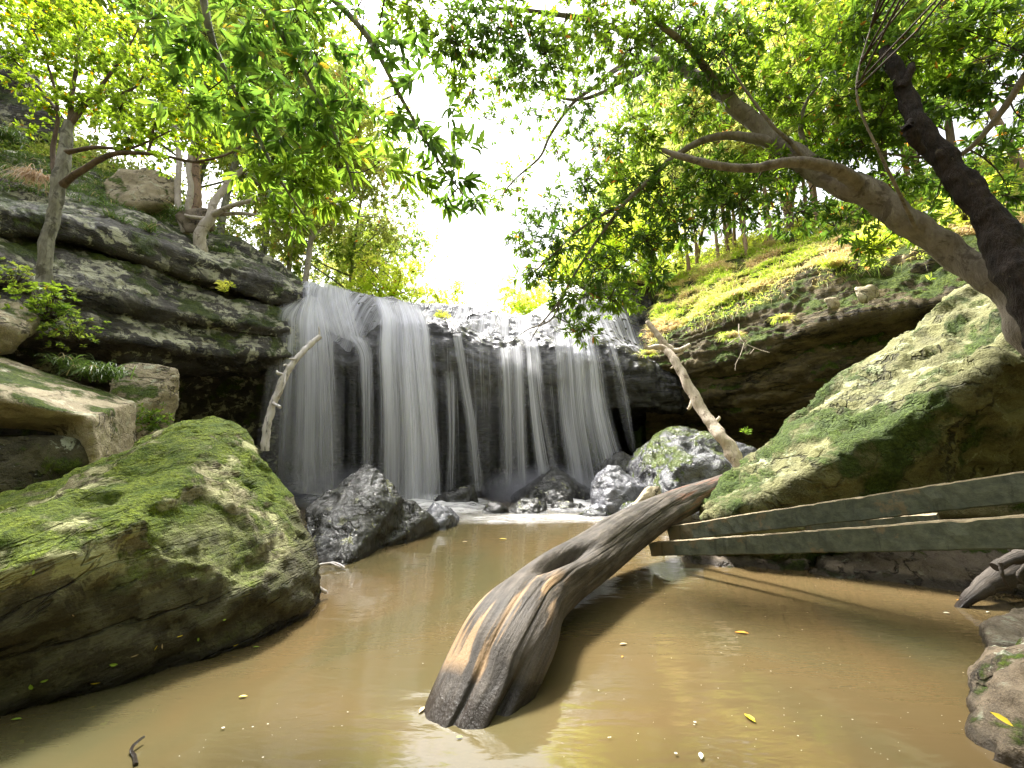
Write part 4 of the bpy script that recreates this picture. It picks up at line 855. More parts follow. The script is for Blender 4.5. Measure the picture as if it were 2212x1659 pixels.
# ------------------------------------------------------------------ foliage helpers
def rnd_sphere(n, g=rng):
    v = g.normal(size=(n, 3)); v /= np.linalg.norm(v, axis=1)[:, None]; return v * (g.random(n) ** (1 / 2.2))[:, None]
def whorls(mb, pos, d, ln, wd, per=7, spread=.9, g=rng, droop=.25, curl=.12):
    """per leaves set round the end of every sprig"""
    n = len(pos); d = unit(d); ref = unit(g.normal(size=(n, 3))); a = unit(np.cross(d, ref)); b = np.cross(d, a)
    ph = np.arange(per) * 2.4 + g.random((n, 1)) * 6.28
    off = (np.arange(per) / per)[None] * ln * .5
    dirs = d[:, None] * (1 - spread * .55 + .5 * g.random((n, per)))[..., None] + spread * (a[:, None] * np.cos(ph)[..., None] + b[:, None] * np.sin(ph)[..., None])
    dirs[..., 2] -= droop; base = pos[:, None] - d[:, None] * off[..., None]
    dirs = dirs.reshape(-1, 3); base = base.reshape(-1, 3); nrm = g.normal(size=dirs.shape) * .55 + np.array((0, 0, 1.0))
    m = len(base); mb.leaves(base, dirs, nrm, ln * (.65 + .6 * g.random(m)), wd * (.7 + .5 * g.random(m)), curl)
def twig(mb, a, b, r, sag=.08, sides=3, g=rng):
    L = np.linalg.norm(b - a); m = (a + b) / 2 + g.normal(size=3) * L * .1 + np.array((0, 0, -sag * L))
    t = np.linspace(0, 1, 5)[:, None]; p = (1 - t) ** 2 * a + 2 * t * (1 - t) * m + t ** 2 * b
    mb.tube(p, np.linspace(r, r * .45, 5), sides, cap=False)
def crown(leafmb, twigmb, blobs, nodes, ln, wd, per=7, hub_r=.011, droop=.25, down=0.1, g=rng, dens=1.0, outw=.6, flat=.75, bias=None, twig_r=.0035, curl=.12, rs=1.0):
    nodes = np.asarray(nodes)
    for (u, v, Y, rp, n) in blobs:
        C, r = (P(u, v, Y), rp / F * Y * .95 * rs) if rp > 5 else (np.array((u, v, Y)), rp); n = max(3, int(n * dens))
        q = nodes[np.argmin(np.linalg.norm(nodes - C, axis=1) + .6 * np.maximum(nodes[:, 2] - C[2], 0) * 0)]
        if np.linalg.norm(q - C) > .15: twig(twigmb, q, C, hub_r, .06, 5, g)
        off = rnd_sphere(n, g) * np.array((1, 1, flat)) * r
        # sub hubs
        ns = max(2, n // 7); sub = C + rnd_sphere(ns, g) * r * .55 * np.array((1, 1, flat))
        for h in sub: twig(twigmb, C, h, hub_r * .6, .03, 3, g)
        pos = C + off; idx = np.argmin(np.linalg.norm(pos[:, None] - sub[None], axis=2), axis=1)
        for k in range(n):
            twig(twigmb, sub[idx[k]], pos[k], twig_r, .05, 3, g)
        d = unit(pos - sub[idx]) * .8 + unit(off) * outw + np.array((0, 0, -down)) + g.normal(size=(n, 3)) * .25
        if bias is not None: d = d + np.array(bias)
        whorls(leafmb, pos, d, ln, wd, per, .9, g, droop, curl)
def limb(mb, pl, r, sides=12, rough=.12, n=None, seed=0, wob=.3):
    p = catmull([P(*q) for q in pl], n or 12 * len(pl)); rr = catmull([[x] for x in r], len(p))[:, 0]
    p = p + np.stack([fbm(p * 1.7 + seed, 2), fbm(p * 1.7 + seed + 9, 2), fbm(p * 1.7 + seed + 21, 2)], -1) * rr[:, None] * wob * 1.4
    mb.tube(p, rr, sides, rough, seed); return p

M_leafR = leaf_mat('glossy_dark_leaf', (.03, .07, .012), (.06, .11, .014), (.095, .16, .016), trans=.5, gloss=.3)
M_leafN = leaf_mat('broad_green_leaf', (.035, .08, .014), (.065, .12, .016), (.10, .16, .018), trans=.6, gloss=.45, odd=(.2, .16, .02))
M_leafY = leaf_mat('lime_leaf', (.12, .20, .02), (.19, .27, .022), (.11, .18, .02), trans=.55, gloss=.4, odd=(.45, .30, .02), oddp=.03)
M_leafB = leaf_mat('forest_leaf', (.07, .12, .022), (.13, .19, .03), (.18, .23, .04), trans=.55, gloss=.5)
M_leafB2 = leaf_mat('bright_forest_leaf', (.20, .30, .03), (.30, .38, .04), (.32, .34, .07), trans=.6, gloss=.5)
M_leafO = leaf_mat('olive_forest_leaf', (.13, .16, .05), (.20, .23, .06), (.21, .24, .06), trans=.55, gloss=.5, odd=(.28, .16, .05), oddp=.03)
M_grass = leaf_mat('grass_blade', (.17, .27, .03), (.27, .34, .05), (.30, .25, .11), trans=.5, gloss=.5, odd=(.35, .27, .15), oddp=.15)
M_sedge = leaf_mat('sedge_blade', (.05, .10, .02), (.10, .16, .04), (.08, .13, .03), trans=.35, gloss=.35, odd=(.35, .3, .15), oddp=.06)
M_barkP = bark_mat('pale_smooth_bark', (.17, .14, .11), (.29, .25, .205), spot=(.09, .07, .055), spotty=.7, bump=.9, sc=1.1)
M_barkD = bark_mat('charred_bark', (.016, .012, .011), (.05, .035, .028), spot=(.13, .10, .06), spotty=.1, bump=1.4, sc=1.3)
M_barkL = bark_mat('lichened_bark', (.13, .12, .095), (.34, .33, .27), spot=(.06, .055, .04), spotty=.9, bump=.6, sc=1.0)
M_barkW = bark_mat('white_bark', (.36, .31, .26), (.52, .46, .40), spot=(.16, .13, .10), spotty=.6, bump=.4)
M_barkB = bark_mat('brown_bark', (.09, .065, .045), (.17, .125, .09), spotty=.5)
M_barkK = bark_mat('pinkish_bark', (.26, .17, .12), (.38, .27, .20), spotty=.5)
M_twig = bark_mat('dark_twig', (.05, .038, .028), (.09, .065, .05), spotty=.2)

# ------------------------------------------------------------------ leaning tree on the right
g1 = np.random.default_rng(101)
T1 = empty('leaning_tree', P(2215, 690, 3.0), 'pale barked tree leaning in from the right edge under dense dark leaves', 'tree')
mb = MB()
t1 = limb(mb, [(2330, 840, 2.9), (2235, 720, 3.0), (2165, 640, 3.08), (2080, 570, 3.2), (1965, 490, 3.35), (1865, 415, 3.5), (1770, 375, 3.65), (1690, 320, 3.85), (1620, 255, 4.0), (1555, 205, 4.15), (1475, 152, 4.4), (1390, 132, 4.7), (1330, 150, 4.95), (1285, 190, 5.2)],
          [.125, .12, .112, .106, .108, .122, .108, .10, .088, .076, .065, .05, .038, .028], 20, .16, 200, 3)
link('trunk', mb.build('trunk'), M_barkP, T1)
br = []
def t1b(pl, r, sd, sides=8, rough=.12):
    m = MB(); p = limb(m, pl, r, sides, rough, None, sd); link('branch', m.build('branch'), M_barkP, T1); br.append(p)
t1b([(1900, 430, 3.5), (1850, 392, 3.4), (1800, 366, 3.32), (1750, 352, 3.3), (1690, 352, 3.32), (1620, 362, 3.35), (1545, 356, 3.4), (1480, 340, 3.5), (1432, 322, 3.6)], [.07, .062, .055, .048, .042, .038, .035, .03, .024], 5, 12)
t1b([(1680, 320, 3.88), (1640, 300, 3.9), (1590, 292, 4.0), (1520, 302, 4.1), (1450, 345, 4.2), (1395, 395, 4.25), (1350, 440, 4.3), (1295, 510, 4.35), (1245, 585, 4.4), (1205, 655, 4.4), (1165, 705, 4.4), (1145, 738, 4.4)], [.06, .054, .046, .038, .032, .027, .023, .018, .014, .010, .007, .004], 6)
t1b([(1345, 445, 4.3), (1290, 470, 4.35), (1240, 505, 4.4), (1200, 545, 4.45), (1150, 590, 4.5), (1110, 610, 4.5)], [.022, .018, .014, .011, .008, .005], 7, 6)
t1b([(1215, 640, 4.4), (1190, 690, 4.35), (1140, 712, 4.3), (1100, 742, 4.3)], [.012, .009, .006, .004], 8, 6)
t1b([(1290, 185, 5.2), (1235, 225, 5.3), (1190, 290, 5.4), (1165, 340, 5.4), (1110, 390, 5.5), (1080, 430, 5.5)], [.03, .026, .022, .018, .012, .007], 9, 7)
t1b([(1420, 138, 4.6), (1340, 175, 4.9), (1300, 200, 5.0), (1240, 215, 5.1), (1180, 200, 5.3), (1130, 160, 5.3)], [.04, .032, .028, .022, .016, .01], 10, 7)
t1b([(1745, 365, 3.75), (1738, 320, 3.8), (1730, 270, 3.85), (1745, 215, 3.9), (1790, 160, 3.9)], [.035, .03, .024, .018, .01], 11, 7)
t1b([(1770, 380, 3.7), (1720, 320, 3.65), (1670, 270, 3.6), (1600, 180, 3.6), (1560, 110, 3.6)], [.026, .02, .016, .012, .007], 12, 7)
t1b([(1560, 205, 4.15), (1500, 120, 3.9), (1420, 50, 3.7), (1350, -30, 3.6)], [.05, .04, .03, .02], 13, 7)
t1b([(1480, 150, 4.4), (1380, 80, 4.2), (1250, 40, 4.0), (1100, 20, 3.9), (960, 20, 3.8)], [.045, .035, .028, .02, .01], 14, 7)
t1b([(1980, 500, 3.3), (1950, 430, 3.1), (1900, 330, 2.95), (1850, 200, 2.9), (1880, 60, 2.9)], [.018, .014, .011, .008, .005], 15, 6)
t1b([(2280, 60, 2.6), (2212, 170, 2.9), (2150, 260, 3.1), (2080, 330, 3.3), (2010, 340, 3.4), (1900, 330, 3.5)], [.035, .03, .025, .02, .014, .008], 16, 7)
blobsR = [(900, 35, 3.7, 75, 42), (985, 95, 3.7, 80, 50), (1080, 60, 3.7, 90, 62), (1175, 120, 3.8, 90, 64), (1270, 50, 3.9, 100, 72), (1360, 110, 3.9, 90, 60), (1100, 165, 4.3, 60, 30), (1000, 185, 4.2, 50, 22), (1470, 60, 3.8, 95, 64), (1240, 190, 4.8, 70, 34), (1420, 180, 4.6, 70, 34),
          (1560, 110, 3.8, 90, 56), (1660, 60, 3.7, 90, 52), (1620, 180, 4.1, 70, 40), (1760, 130, 3.8, 90, 56), (1850, 60, 3.4, 90, 50), (1850, 200, 3.5, 90, 56), (1960, 120, 3.3, 90, 54), (2070, 60, 3.1, 90, 44), (2080, 180, 3.3, 90, 44), (2190, 110, 3.0, 90, 34), (2200, 250, 3.3, 80, 26), (1980, 250, 3.6, 80, 40),
          (1060, 260, 5.4, 50, 12), (1140, 240, 5.4, 50, 14), (1200, 310, 5.4, 50, 16), (1110, 390, 5.5, 50, 14), (1060, 430, 5.5, 40, 9), (1260, 270, 5.2, 50, 16), (1320, 330, 4.7, 60, 26), (1260, 400, 4.5, 60, 24), (1180, 450, 4.6, 50, 16), (1130, 510, 4.6, 50, 18), (1210, 540, 4.5, 60, 30), (1300, 480, 4.4, 60, 32),
          (1380, 300, 4.4, 60, 34), (1440, 420, 4.3, 70, 44), (1370, 400, 4.5, 60, 34), (1500, 250, 4.3, 70, 40), (1540, 390, 4.0, 70, 46), (1600, 440, 3.9, 70, 40), (1480, 490, 4.2, 60, 26), (1390, 520, 4.3, 60, 34), (1310, 580, 4.35, 60, 32), (1240, 640, 4.35, 55, 28), (1160, 600, 4.4, 45, 16), (1330, 650, 4.3, 50, 24), (1250, 710, 4.3, 40, 13), (1420, 600, 4.3, 45, 16),
          (1660, 380, 4.0, 70, 40), (1700, 230, 4.0, 70, 40), (1760, 300, 3.9, 70, 34), (1840, 330, 3.6, 70, 34), (1720, 460, 4.0, 60, 24), (1820, 470, 3.9, 60, 22), (1900, 260, 3.4, 70, 34), (1930, 390, 3.7, 70, 28), (2040, 400, 3.7, 60, 22), (2120, 330, 3.6, 60, 20), (1880, 540, 3.6, 35, 8), (1990, 480, 3.8, 50, 14), (2180, 420, 3.6, 60, 16)]
go = np.random.default_rng(55)     # unseen crown leaves added overhead and behind the viewpoint to cut sky fill
blobsR += [(go.uniform(1.0, 7.5), go.uniform(-6.5, 1.2), go.uniform(3.6, 6.8), go.uniform(.8, 1.15), 62) for _ in range(46)]
lm, tm = MB(), MB()
crown(lm, tm, blobsR, np.vstack([t1[60:]] + br), .088, .030, 7, hub_r=.008, droop=.2, g=g1, dens=2.1, rs=1.3)
build_crown(lm, tm, M_leafR, M_twig, T1)

# dark dead trunk
mb = MB(); limb(mb, [(2400, 900, 2.6), (2290, 760, 2.65), (2215, 620, 2.72), (2150, 500, 2.85), (2095, 420, 2.92), (2040, 345, 3.0), (1990, 275, 3.05), (1955, 195, 3.1), (1925, 140, 3.12), (1912, 106, 3.14)], [.12, .11, .105, .10, .09, .082, .07, .06, .056, .045], 44, .26, 260, 9, .12)
mb.tube(catmull([P(1995, 330, 2.98), P(1975, 300, 2.95), P(1962, 275, 2.95), P(1968, 262, 2.97)], 14), np.array([.03] * 4 + [.045] * 6 + [.02] * 4), 12, .5, 4)
mb.tube(catmull([P(1945, 190, 3.08), P(1962, 165, 3.05), P(1968, 140, 3.05)], 10), np.linspace(.04, .03, 10), 12, .4, 6)
me = mb.build('charred_snag'); a = np.vstack(mb.V); c = a.mean(0); c[2] = a[:, 2].min()
tag(link('charred_snag', me, M_barkD, origin=c), 'broken blackened dead trunk leaning at the right edge behind the pale tree', 'tree')

# ------------------------------------------------------------------ overhanging broadleaf tree, upper left of centre
g2 = np.random.default_rng(202)
T2 = empty('overhanging_tree', np.array((-3.9, .9, 1.0)), 'near tree hanging long dark green leaves down before the sky', 'tree')
mb = MB(); base = np.array((-3.9, .9, .3))
tp = catmull([base, (-3.8, 1.0, 2.2), (-3.4, 1.3, 4.0), P(250, -330, 2.0), P(420, -160, 2.3)], 60); mb.tube(tp, np.linspace(.16, .06, 60), 12, .15)
link('trunk', mb.build('trunk'), M_barkL, T2)
br2 = []
for k, pl in enumerate([[(420, -160, 2.3), (520, -40, 2.4), (600, 60, 2.5), (680, 200, 2.6), (740, 330, 2.7), (770, 430, 2.7)], [(420, -160, 2.3), (640, -60, 2.4), (780, 60, 2.5), (860, 200, 2.6), (930, 320, 2.7), (1000, 420, 2.7)], [(420, -160, 2.3), (440, 0, 2.4), (470, 120, 2.5), (540, 260, 2.6), (600, 380, 2.7), (660, 470, 2.8)]]):
    m = MB(); p = limb(m, pl, np.linspace(.03, .006, len(pl)), 6, .1, None, k * 7); link('branch', m.build('branch'), M_barkL, T2); br2.append(p)
blobsL = [(330, 40, 2.4, 70, 13), (430, 90, 2.4, 80, 18), (540, 40, 2.4, 90, 20), (640, 20, 2.4, 80, 14), (600, 170, 2.55, 90, 24), (690, 130, 2.5, 70, 16), (500, 230, 2.6, 80, 22), (600, 300, 2.6, 80, 26), (690, 250, 2.6, 75, 20), (730, 340, 2.65, 65, 18), (660, 390, 2.7, 75, 24), (560, 400, 2.75, 70, 18), (720, 440, 2.7, 50, 9), (620, 480, 2.8, 50, 8), (410, 220, 2.6, 70, 14),
          (780, 40, 2.45, 60, 5), (840, 130, 2.5, 60, 6), (870, 250, 2.6, 55, 8), (930, 320, 2.65, 60, 9), (890, 380, 2.7, 55, 7), (990, 390, 2.7, 60, 9), (1020, 430, 2.75, 40, 4), (790, 240, 2.6, 50, 4), (820, 350, 2.7, 45, 3), (800, 120, 2.5, 60, 5), (900, 170, 2.6, 60, 6), (960, 270, 2.7, 60, 6), (830, 290, 2.6, 60, 6), (1010, 340, 2.8, 45, 5), (880, 60, 2.5, 60, 5), (960, 440, 2.8, 40, 4), (760, 190, 2.6, 50, 5)]
blobsL += [(go.uniform(-7.5, 1.5), go.uniform(-6.5, .4), go.uniform(3.4, 6.8), go.uniform(.8, 1.15), 46) for _ in range(46)]  # unseen leaf masses added above the camera to dim the front sky light
lm, tm = MB(), MB()
crown(lm, tm, blobsL, np.vstack(br2), .122, .036, 7, hub_r=.006, droop=.35, down=.35, g=g2, dens=1.15, rs=1.2, bias=(.25, 0, -.2), twig_r=.002, curl=.08)
build_crown(lm, tm, M_leafN, M_twig, T2)

# ------------------------------------------------------------------ lime leaved small tree on the left
g3 = np.random.default_rng(303)
T3 = empty('lime_leaved_tree', P(90, 690, 4.7), 'small tree with a lichened trunk and yellow green leaves at far left', 'tree')
mb = MB(); t3 = limb(mb, [(88, 720, 4.75), (92, 640, 4.72), (100, 560, 4.7), (116, 470, 4.7), (130, 400, 4.7), (140, 330, 4.72), (150, 265, 4.75)], [.085, .075, .07, .066, .068, .07, .05], 14, .16, 120, 3); link('trunk', mb.build('trunk'), M_barkL, T3)
br3 = []
for k, (pl, r0) in enumerate([([(132, 405, 4.7), (170, 375, 4.65), (240, 335, 4.6), (320, 332, 4.55), (420, 350, 4.5), (460, 352, 4.5)], .045), ([(140, 330, 4.7), (200, 318, 4.68), (280, 320, 4.6), (370, 282, 4.5)], .032), ([(136, 400, 4.72), (118, 370, 4.75), (115, 320, 4.8), (125, 240, 4.8), (100, 130, 4.8), (60, 40, 4.8)], .04),
                          ([(150, 270, 4.75), (190, 220, 4.75), (260, 130, 4.75), (300, 60, 4.75)], .035), ([(150, 270, 4.75), (160, 180, 4.8), (170, 90, 4.8), (150, 20, 4.8)], .035), ([(205, 215, 4.75), (290, 190, 4.7), (330, 120, 4.7)], .02), ([(320, 332, 4.55), (340, 260, 4.55), (400, 200, 4.5), (460, 150, 4.5)], .018), ([(420, 350, 4.5), (500, 330, 4.4), (560, 280, 4.4)], .016), ([(125, 240, 4.8), (60, 160, 4.9), (10, 110, 5)], .022)]):
    m = MB(); p = limb(m, pl, np.linspace(r0, .007, len(pl)), 7, .12, None, k * 5); link('branch', m.build('branch'), M_barkD if 0 else M_barkB, T3); br3.append(p)
blobs3 = [(20, 20, 4.9, 70, 46), (90, 60, 4.8, 70, 50), (30, 110, 4.9, 60, 34), (160, 40, 4.8, 70, 44), (120, 140, 4.8, 60, 36), (200, 130, 4.75, 70, 46), (60, 190, 4.85, 50, 16), (250, 60, 4.7, 70, 30), (290, 150, 4.7, 70, 44), (180, 220, 4.75, 60, 34), (260, 230, 4.65, 65, 42), (120, 240, 4.8, 50, 18), (350, 190, 4.6, 65, 42), (340, 270, 4.55, 60, 36), (420, 240, 4.5, 65, 36), (430, 310, 4.5, 50, 22), (280, 300, 4.6, 50, 22), (500, 270, 4.45, 60, 26), (540, 310, 4.4, 50, 14), (470, 180, 4.5, 60, 24), (380, 110, 4.6, 60, 22), (350, 355, 4.55, 35, 7), (60, 270, 4.8, 30, 4), (-60, 120, 4.9, 70, 26)]
lm, tm = MB(), MB()
crown(lm, tm, blobs3, np.vstack([t3[90:]] + br3), .062, .036, 7, hub_r=.007, droop=.05, down=-.1, g=g3, dens=2.2, twig_r=.0028, curl=.05)
build_crown(lm, tm, M_leafY, M_twig, T3)

# ------------------------------------------------------------------ trees on the left ledge
def small_tree(name, label, mat, leafm, limbs, blobs, ln, wd, seed, root, dens=1.0):
    g = np.random.default_rng(seed); T = empty(name, P(*root), label, 'tree'); nodes = []
    for k, (pl, r0, r1) in enumerate(limbs):
        m = MB(); p = limb(m, pl, np.linspace(r0, r1, len(pl)), 10, .14, None, seed + k); link('trunk' if k == 0 else 'branch', m.build('trunk'), mat, T); nodes.append(p)
    lm, tm = MB(), MB(); crown(lm, tm, blobs, np.vstack(nodes), ln, wd, 6, hub_r=.012, g=g, dens=dens, twig_r=.004)
    build_crown(lm, tm, leafm, M_twig, T); return T
small_tree('pale_trunk_tree', 'pale leaning tree forking low over the top of the left cliff', M_barkW, M_leafB,
           [([(432, 548, 8.3), (440, 500, 8.3), (455, 470, 8.3), (470, 425, 8.4), (500, 385, 8.5), (540, 350, 8.6)], .13, .04), ([(452, 475, 8.3), (420, 470, 8.2), (400, 465, 8.2)], .05, .03), ([(455, 470, 8.3), (500, 445, 8.1), (560, 430, 8.0), (620, 415, 7.9)], .07, .02), ([(465, 465, 8.3), (530, 462, 8.2), (600, 480, 8.1), (650, 500, 8.0)], .05, .015)],
           [(540, 340, 8.6, 60, 60), (610, 400, 8, 55, 50), (660, 460, 8, 50, 40), (600, 470, 8.1, 40, 26), (650, 380, 8.3, 60, 50), (700, 440, 8, 40, 24), (560, 500, 8, 35, 14)], .11, .04, 411, (432, 548, 8.3))
small_tree('pale_trunk_tree', 'pair of slender pale stems rising from one mossy stump on the left ledge', M_barkW, M_leafB,
           [([(402, 505, 8.6), (392, 470, 8.6), (384, 420, 8.6), (386, 360, 8.6), (378, 280, 8.7), (360, 200, 8.7)], .085, .04), ([(404, 500, 8.6), (408, 450, 8.6), (412, 400, 8.6), (408, 350, 8.6), (430, 270, 8.7), (440, 180, 8.7)], .075, .04)],
           [(360, 180, 8.7, 90, 90), (440, 160, 8.7, 90, 90), (400, 80, 8.8, 90, 80), (500, 230, 8.6, 70, 60), (330, 270, 8.7, 50, 26), (510, 120, 8.7, 80, 60)], .11, .04, 422, (402, 505, 8.6))
small_tree('orange_trunk_tree', 'thicker orange brown trunk just right of the slender pale stems', M_barkK, M_leafB,
           [([(418, 480, 9.4), (425, 440, 9.4), (424, 380, 9.4), (430, 300, 9.4), (450, 200, 9.5)], .14, .07)], [(450, 190, 9.5, 90, 80), (540, 230, 9.5, 80, 70), (600, 300, 9.5, 60, 50), (560, 150, 9.5, 80, 60), (640, 200, 9.6, 70, 40)], .12, .045, 433, (418, 480, 9.4))


# ------------------------------------------------------------------ forest on the banks
def gz(x, y): return float(ground_z(np.array([float(x)]), np.array([float(y)]))[0])
def proj(p):
    d = np.asarray(p, float) - np.array((0, 0, CH)); zc = d[1] * CT + d[2] * ST; yc = -d[1] * ST + d[2] * CT
    return 1106 + F * d[0] / zc, 829.5 - F * yc / zc
def proto_tree(h, r, nleaf, ln, leafm, barkm, seed, lean=.1, trunk_r=.11, low_=.45, label='', group=''):
    g = np.random.default_rng(seed); T = empty('forest_tree', (0, 0, 0), label, 'tree', group)
    mb = MB(); t = np.linspace(0, 1, 26)[:, None]; bend = g.normal(size=2) * lean * h
    p = np.hstack([bend[0] * t ** 1.5, bend[1] * t ** 1.5, h * t]) ; p = p + fbm(np.hstack([t * 2.2, t * 0, t * 0 + seed]), 3)[:, None] * np.array((.25, .25, 0)) * t
    mb.tube(p, np.linspace(trunk_r, trunk_r * .2, 26), 8, .1); nodes = [p[10:]]
    nb = 11
    for k in range(nb):
        i = int(26 * (low_ * .6 + (1 - low_ * .6) * (k + .5) / nb)); i = min(i, 24); a = g.random() * 6.28; L = r * (1.15 - .5 * k / nb)
        e = p[i] + np.array((math.cos(a) * L, math.sin(a) * L, .55 * L)); m = (p[i] + e) / 2 + g.normal(size=3) * .15 * L
        tt = np.linspace(0, 1, 9)[:, None]; q = (1 - tt) ** 2 * p[i] + 2 * tt * (1 - tt) * m + tt ** 2 * e
        mb.tube(q, np.linspace(trunk_r * .4, .012, 9), 5, .1, cap=False); nodes.append(q[3:])
    link('trunk', mb.build('trunk'), barkm, T)
    nodes = np.vstack(nodes); lm, tm = MB(), MB(); k = nleaf // 5
    ncl = 60; cl = nodes[g.integers(0, len(nodes), ncl)] + g.normal(size=(ncl, 3)) * r * .16
    cl[:, 2] = np.maximum(cl[:, 2], h * low_ * .7)
    pick = g.integers(0, ncl, k); pos = cl[pick] + g.normal(size=(k, 3)) * r * np.array((.15, .15, .10)) * (0.6 + .8 * g.random((k, 1)))
    for c in cl: twig(tm, nodes[np.argmin(np.linalg.norm(nodes - c, axis=1))], c, .014, .05, 3, g)
    whorls(lm, pos, unit(pos - cl[pick]) + np.array((0, 0, .2)), ln, ln * .42, 5, .9, g, .25, .1)
    build_crown(lm, tm, leafm, M_twig, T)
    return T
def copy_thing(t):
    c = t.copy(); COL.objects.link(c)
    for ch in t.children:
        d = ch.copy(); COL.objects.link(d); d.parent = c
    return c
KINDS = {
 'left': dict(h=9, r=2.8, nleaf=14000, ln=.19, leafm=M_leafB, barkm=M_barkL, seed=1, low_=.35),
 'left2': dict(h=8, r=2.5, nleaf=12000, ln=.18, leafm=M_leafO, barkm=M_barkW, seed=2, low_=.4),
 'right': dict(h=8.5, r=2.5, nleaf=8000, ln=.18, leafm=M_leafB2, barkm=M_barkK, seed=3, low_=.45),
 'right2': dict(h=7, r=1.7, nleaf=3600, ln=.15, leafm=M_leafO, barkm=M_barkK, seed=4, low_=.55, trunk_r=.07),
 'right3': dict(h=9.5, r=2.7, nleaf=9000, ln=.19, leafm=M_leafB, barkm=M_barkB, seed=5, low_=.35),
 'shrub': dict(h=2.4, r=1.5, nleaf=5000, ln=.14, leafm=M_leafB2, barkm=M_barkB, seed=6, low_=.15, trunk_r=.05)}
# kind, x, y, turn, scale, label
FOREST = [
 ('left', -8.6, 11.2, 10, 1.0, 'leafy forest tree behind the lime leaved tree at far left'),
 ('left2', -7.2, 13.5, 80, 1.0, 'olive forest tree behind the slender pale stems'),
 ('left', -11.5, 13.5, 140, 1.15, 'tall green forest tree high on the upper left slope'),
 ('left2', -9.5, 16.5, 200, 1.15, 'tall olive tree rising behind the left hanging leaves'),
 ('left', -7.4, 17.5, 260, 1.0, 'green forest tree on the left bank above the dark rock shelf'),
 ('left2', -8.4, 21.5, 30, .85, 'distant olive tree at the left side of the sky gap'),
 ('left', -14.5, 17, 310, 1.3, 'largest green forest tree in the upper left corner'),
 ('left', -10.8, 25, 100, .9, 'far green tree closing the left bank behind the falls'),
 ('right', 9.8, 13.5, 0, 1.0, 'bright lime forest tree behind the fork of the leaning tree'),
 ('right3', 12.5, 12.5, 70, 1.15, 'dark green forest tree behind the blackened dead trunk'),
 ('right', 12.5, 17, 150, 1.2, 'tall lime green tree at the top right of the bank'),
 ('right', 14.5, 10.5, 230, 1.1, 'lime green tree at the far upper right corner'),
 ('right3', 8.4, 19, 300, 1.1, 'green forest tree behind the drooping dark branch'),
 ('right', 7.8, 16.3, 40, .8, 'small lime tree on the right bank above the falls'),
 ('right2', 5.9, 13.6, 20, .75, 'thin pinkish sapling nearest the falls on the right bank'),
 ('right2', 6.9, 13.1, 100, .85, 'thin sapling standing left of a pair on the grassy bank'),
 ('right2', 7.7, 12.6, 190, .85, 'thin pinkish sapling in the middle of the grassy bank'),
 ('right2', 8.5, 12.4, 270, .95, 'slender sapling right of the middle of the grassy bank'),
 ('right2', 9.4, 11.6, 330, .9, 'slender pinkish sapling at the right end of the grassy bank'),
 ('right2', 7.2, 15.0, 60, 1.0, 'tall thin sapling behind the grassy bank'),
 ('right2', 9.0, 15.5, 120, 1.1, 'taller thin sapling deep among the right bank trees'),
 ('right3', 11.0, 9.2, 10, .9, 'leafy tree hanging over the cliff top by the dead trunk'),
 ('right2', 12.0, 11.2, 210, 1.1, 'pale thin trunk seen at the right edge above the cliff'),
 ('left', -17, 12, 20, 1.3, 'big green tree filling the far top left corner'),
 ('left2', -12.5, 20, 170, 1.3, 'tall olive tree behind the top of the hanging leaves'),
 ('left', -9.2, 14.2, 45, 1.1, 'green tree crowding behind the orange brown trunk'),
 ('right3', 16, 14.5, 250, 1.3, 'large green tree in the top right corner of the forest'),
 ('right', 11.0, 15.0, 320, 1.2, 'lime tree glowing above the fork of the leaning tree'),
 ('right3', 12.0, 21, 20, 1.3, 'big dark green tree at the back of the right bank'),
 ('right', 17.5, 11.5, 80, 1.2, 'lime tree at the extreme right behind the dead trunk'),
 ('right', 8.6, 22, 140, 1.1, 'pale lime tree seen through the drooping branches'),
 ('right2', 6.3, 12.9, 140, .8, 'thin crooked sapling just right of the leftmost one'), ('right2', 7.3, 13.6, 220, .95, 'sapling with a pale straight stem behind the middle of the grassy bank'),
 ('right2', 8.2, 13.4, 300, 1.0, 'pale stem between two other saplings on the bank'), ('right2', 8.9, 13.2, 10, .9, 'short leaning sapling near the outermost grassy point'), ('right2', 9.8, 12.6, 160, 1.0, 'upright sapling behind the outermost grassy point'), ('right2', 6.6, 14.4, 250, 1.0, 'sapling rising above the bright shrubs on the right bank'),
 ('right2', 10.4, 12.9, 75, 1.0, 'leaning thin sapling above the outermost grassy point'),
 ('right2', 8.0, 14.2, 15, 1.05, 'forked thin sapling among the middle of the right bank'),
 ('shrub', 2.6, 17.5, 0, 1.1, 'glowing yellow green shrub at the right foot of the sky gap'),
 ('shrub', 4.3, 16.5, 90, 1.3, 'larger yellow green shrub behind the tip of the drooping branch'),
 ('shrub', 5.4, 15.0, 170, 1.1, 'yellow green shrub where the right bank meets the falls'),
 ('shrub', .9, 21, 60, 1.2, 'farthest pale yellow green shrub in the centre beyond the falls'),
 ('shrub', -3.2, 17.5, 220, 1.0, 'olive lit shrub beyond the black notch of the falls'),
 ('shrub', -5.0, 15.5, 250, 1.1, 'green shrub at the top of the left chute'),
 ('right3', 5.8, 24, 90, .7, 'far hazy tree right of the sky gap'),
 ('right', 10, 26, 200, 1.0, 'far lime tree on the skyline of the right bank'),
]
protos = {}
GL, GR = 'forest trees on the left bank', 'forest trees on the right bank'
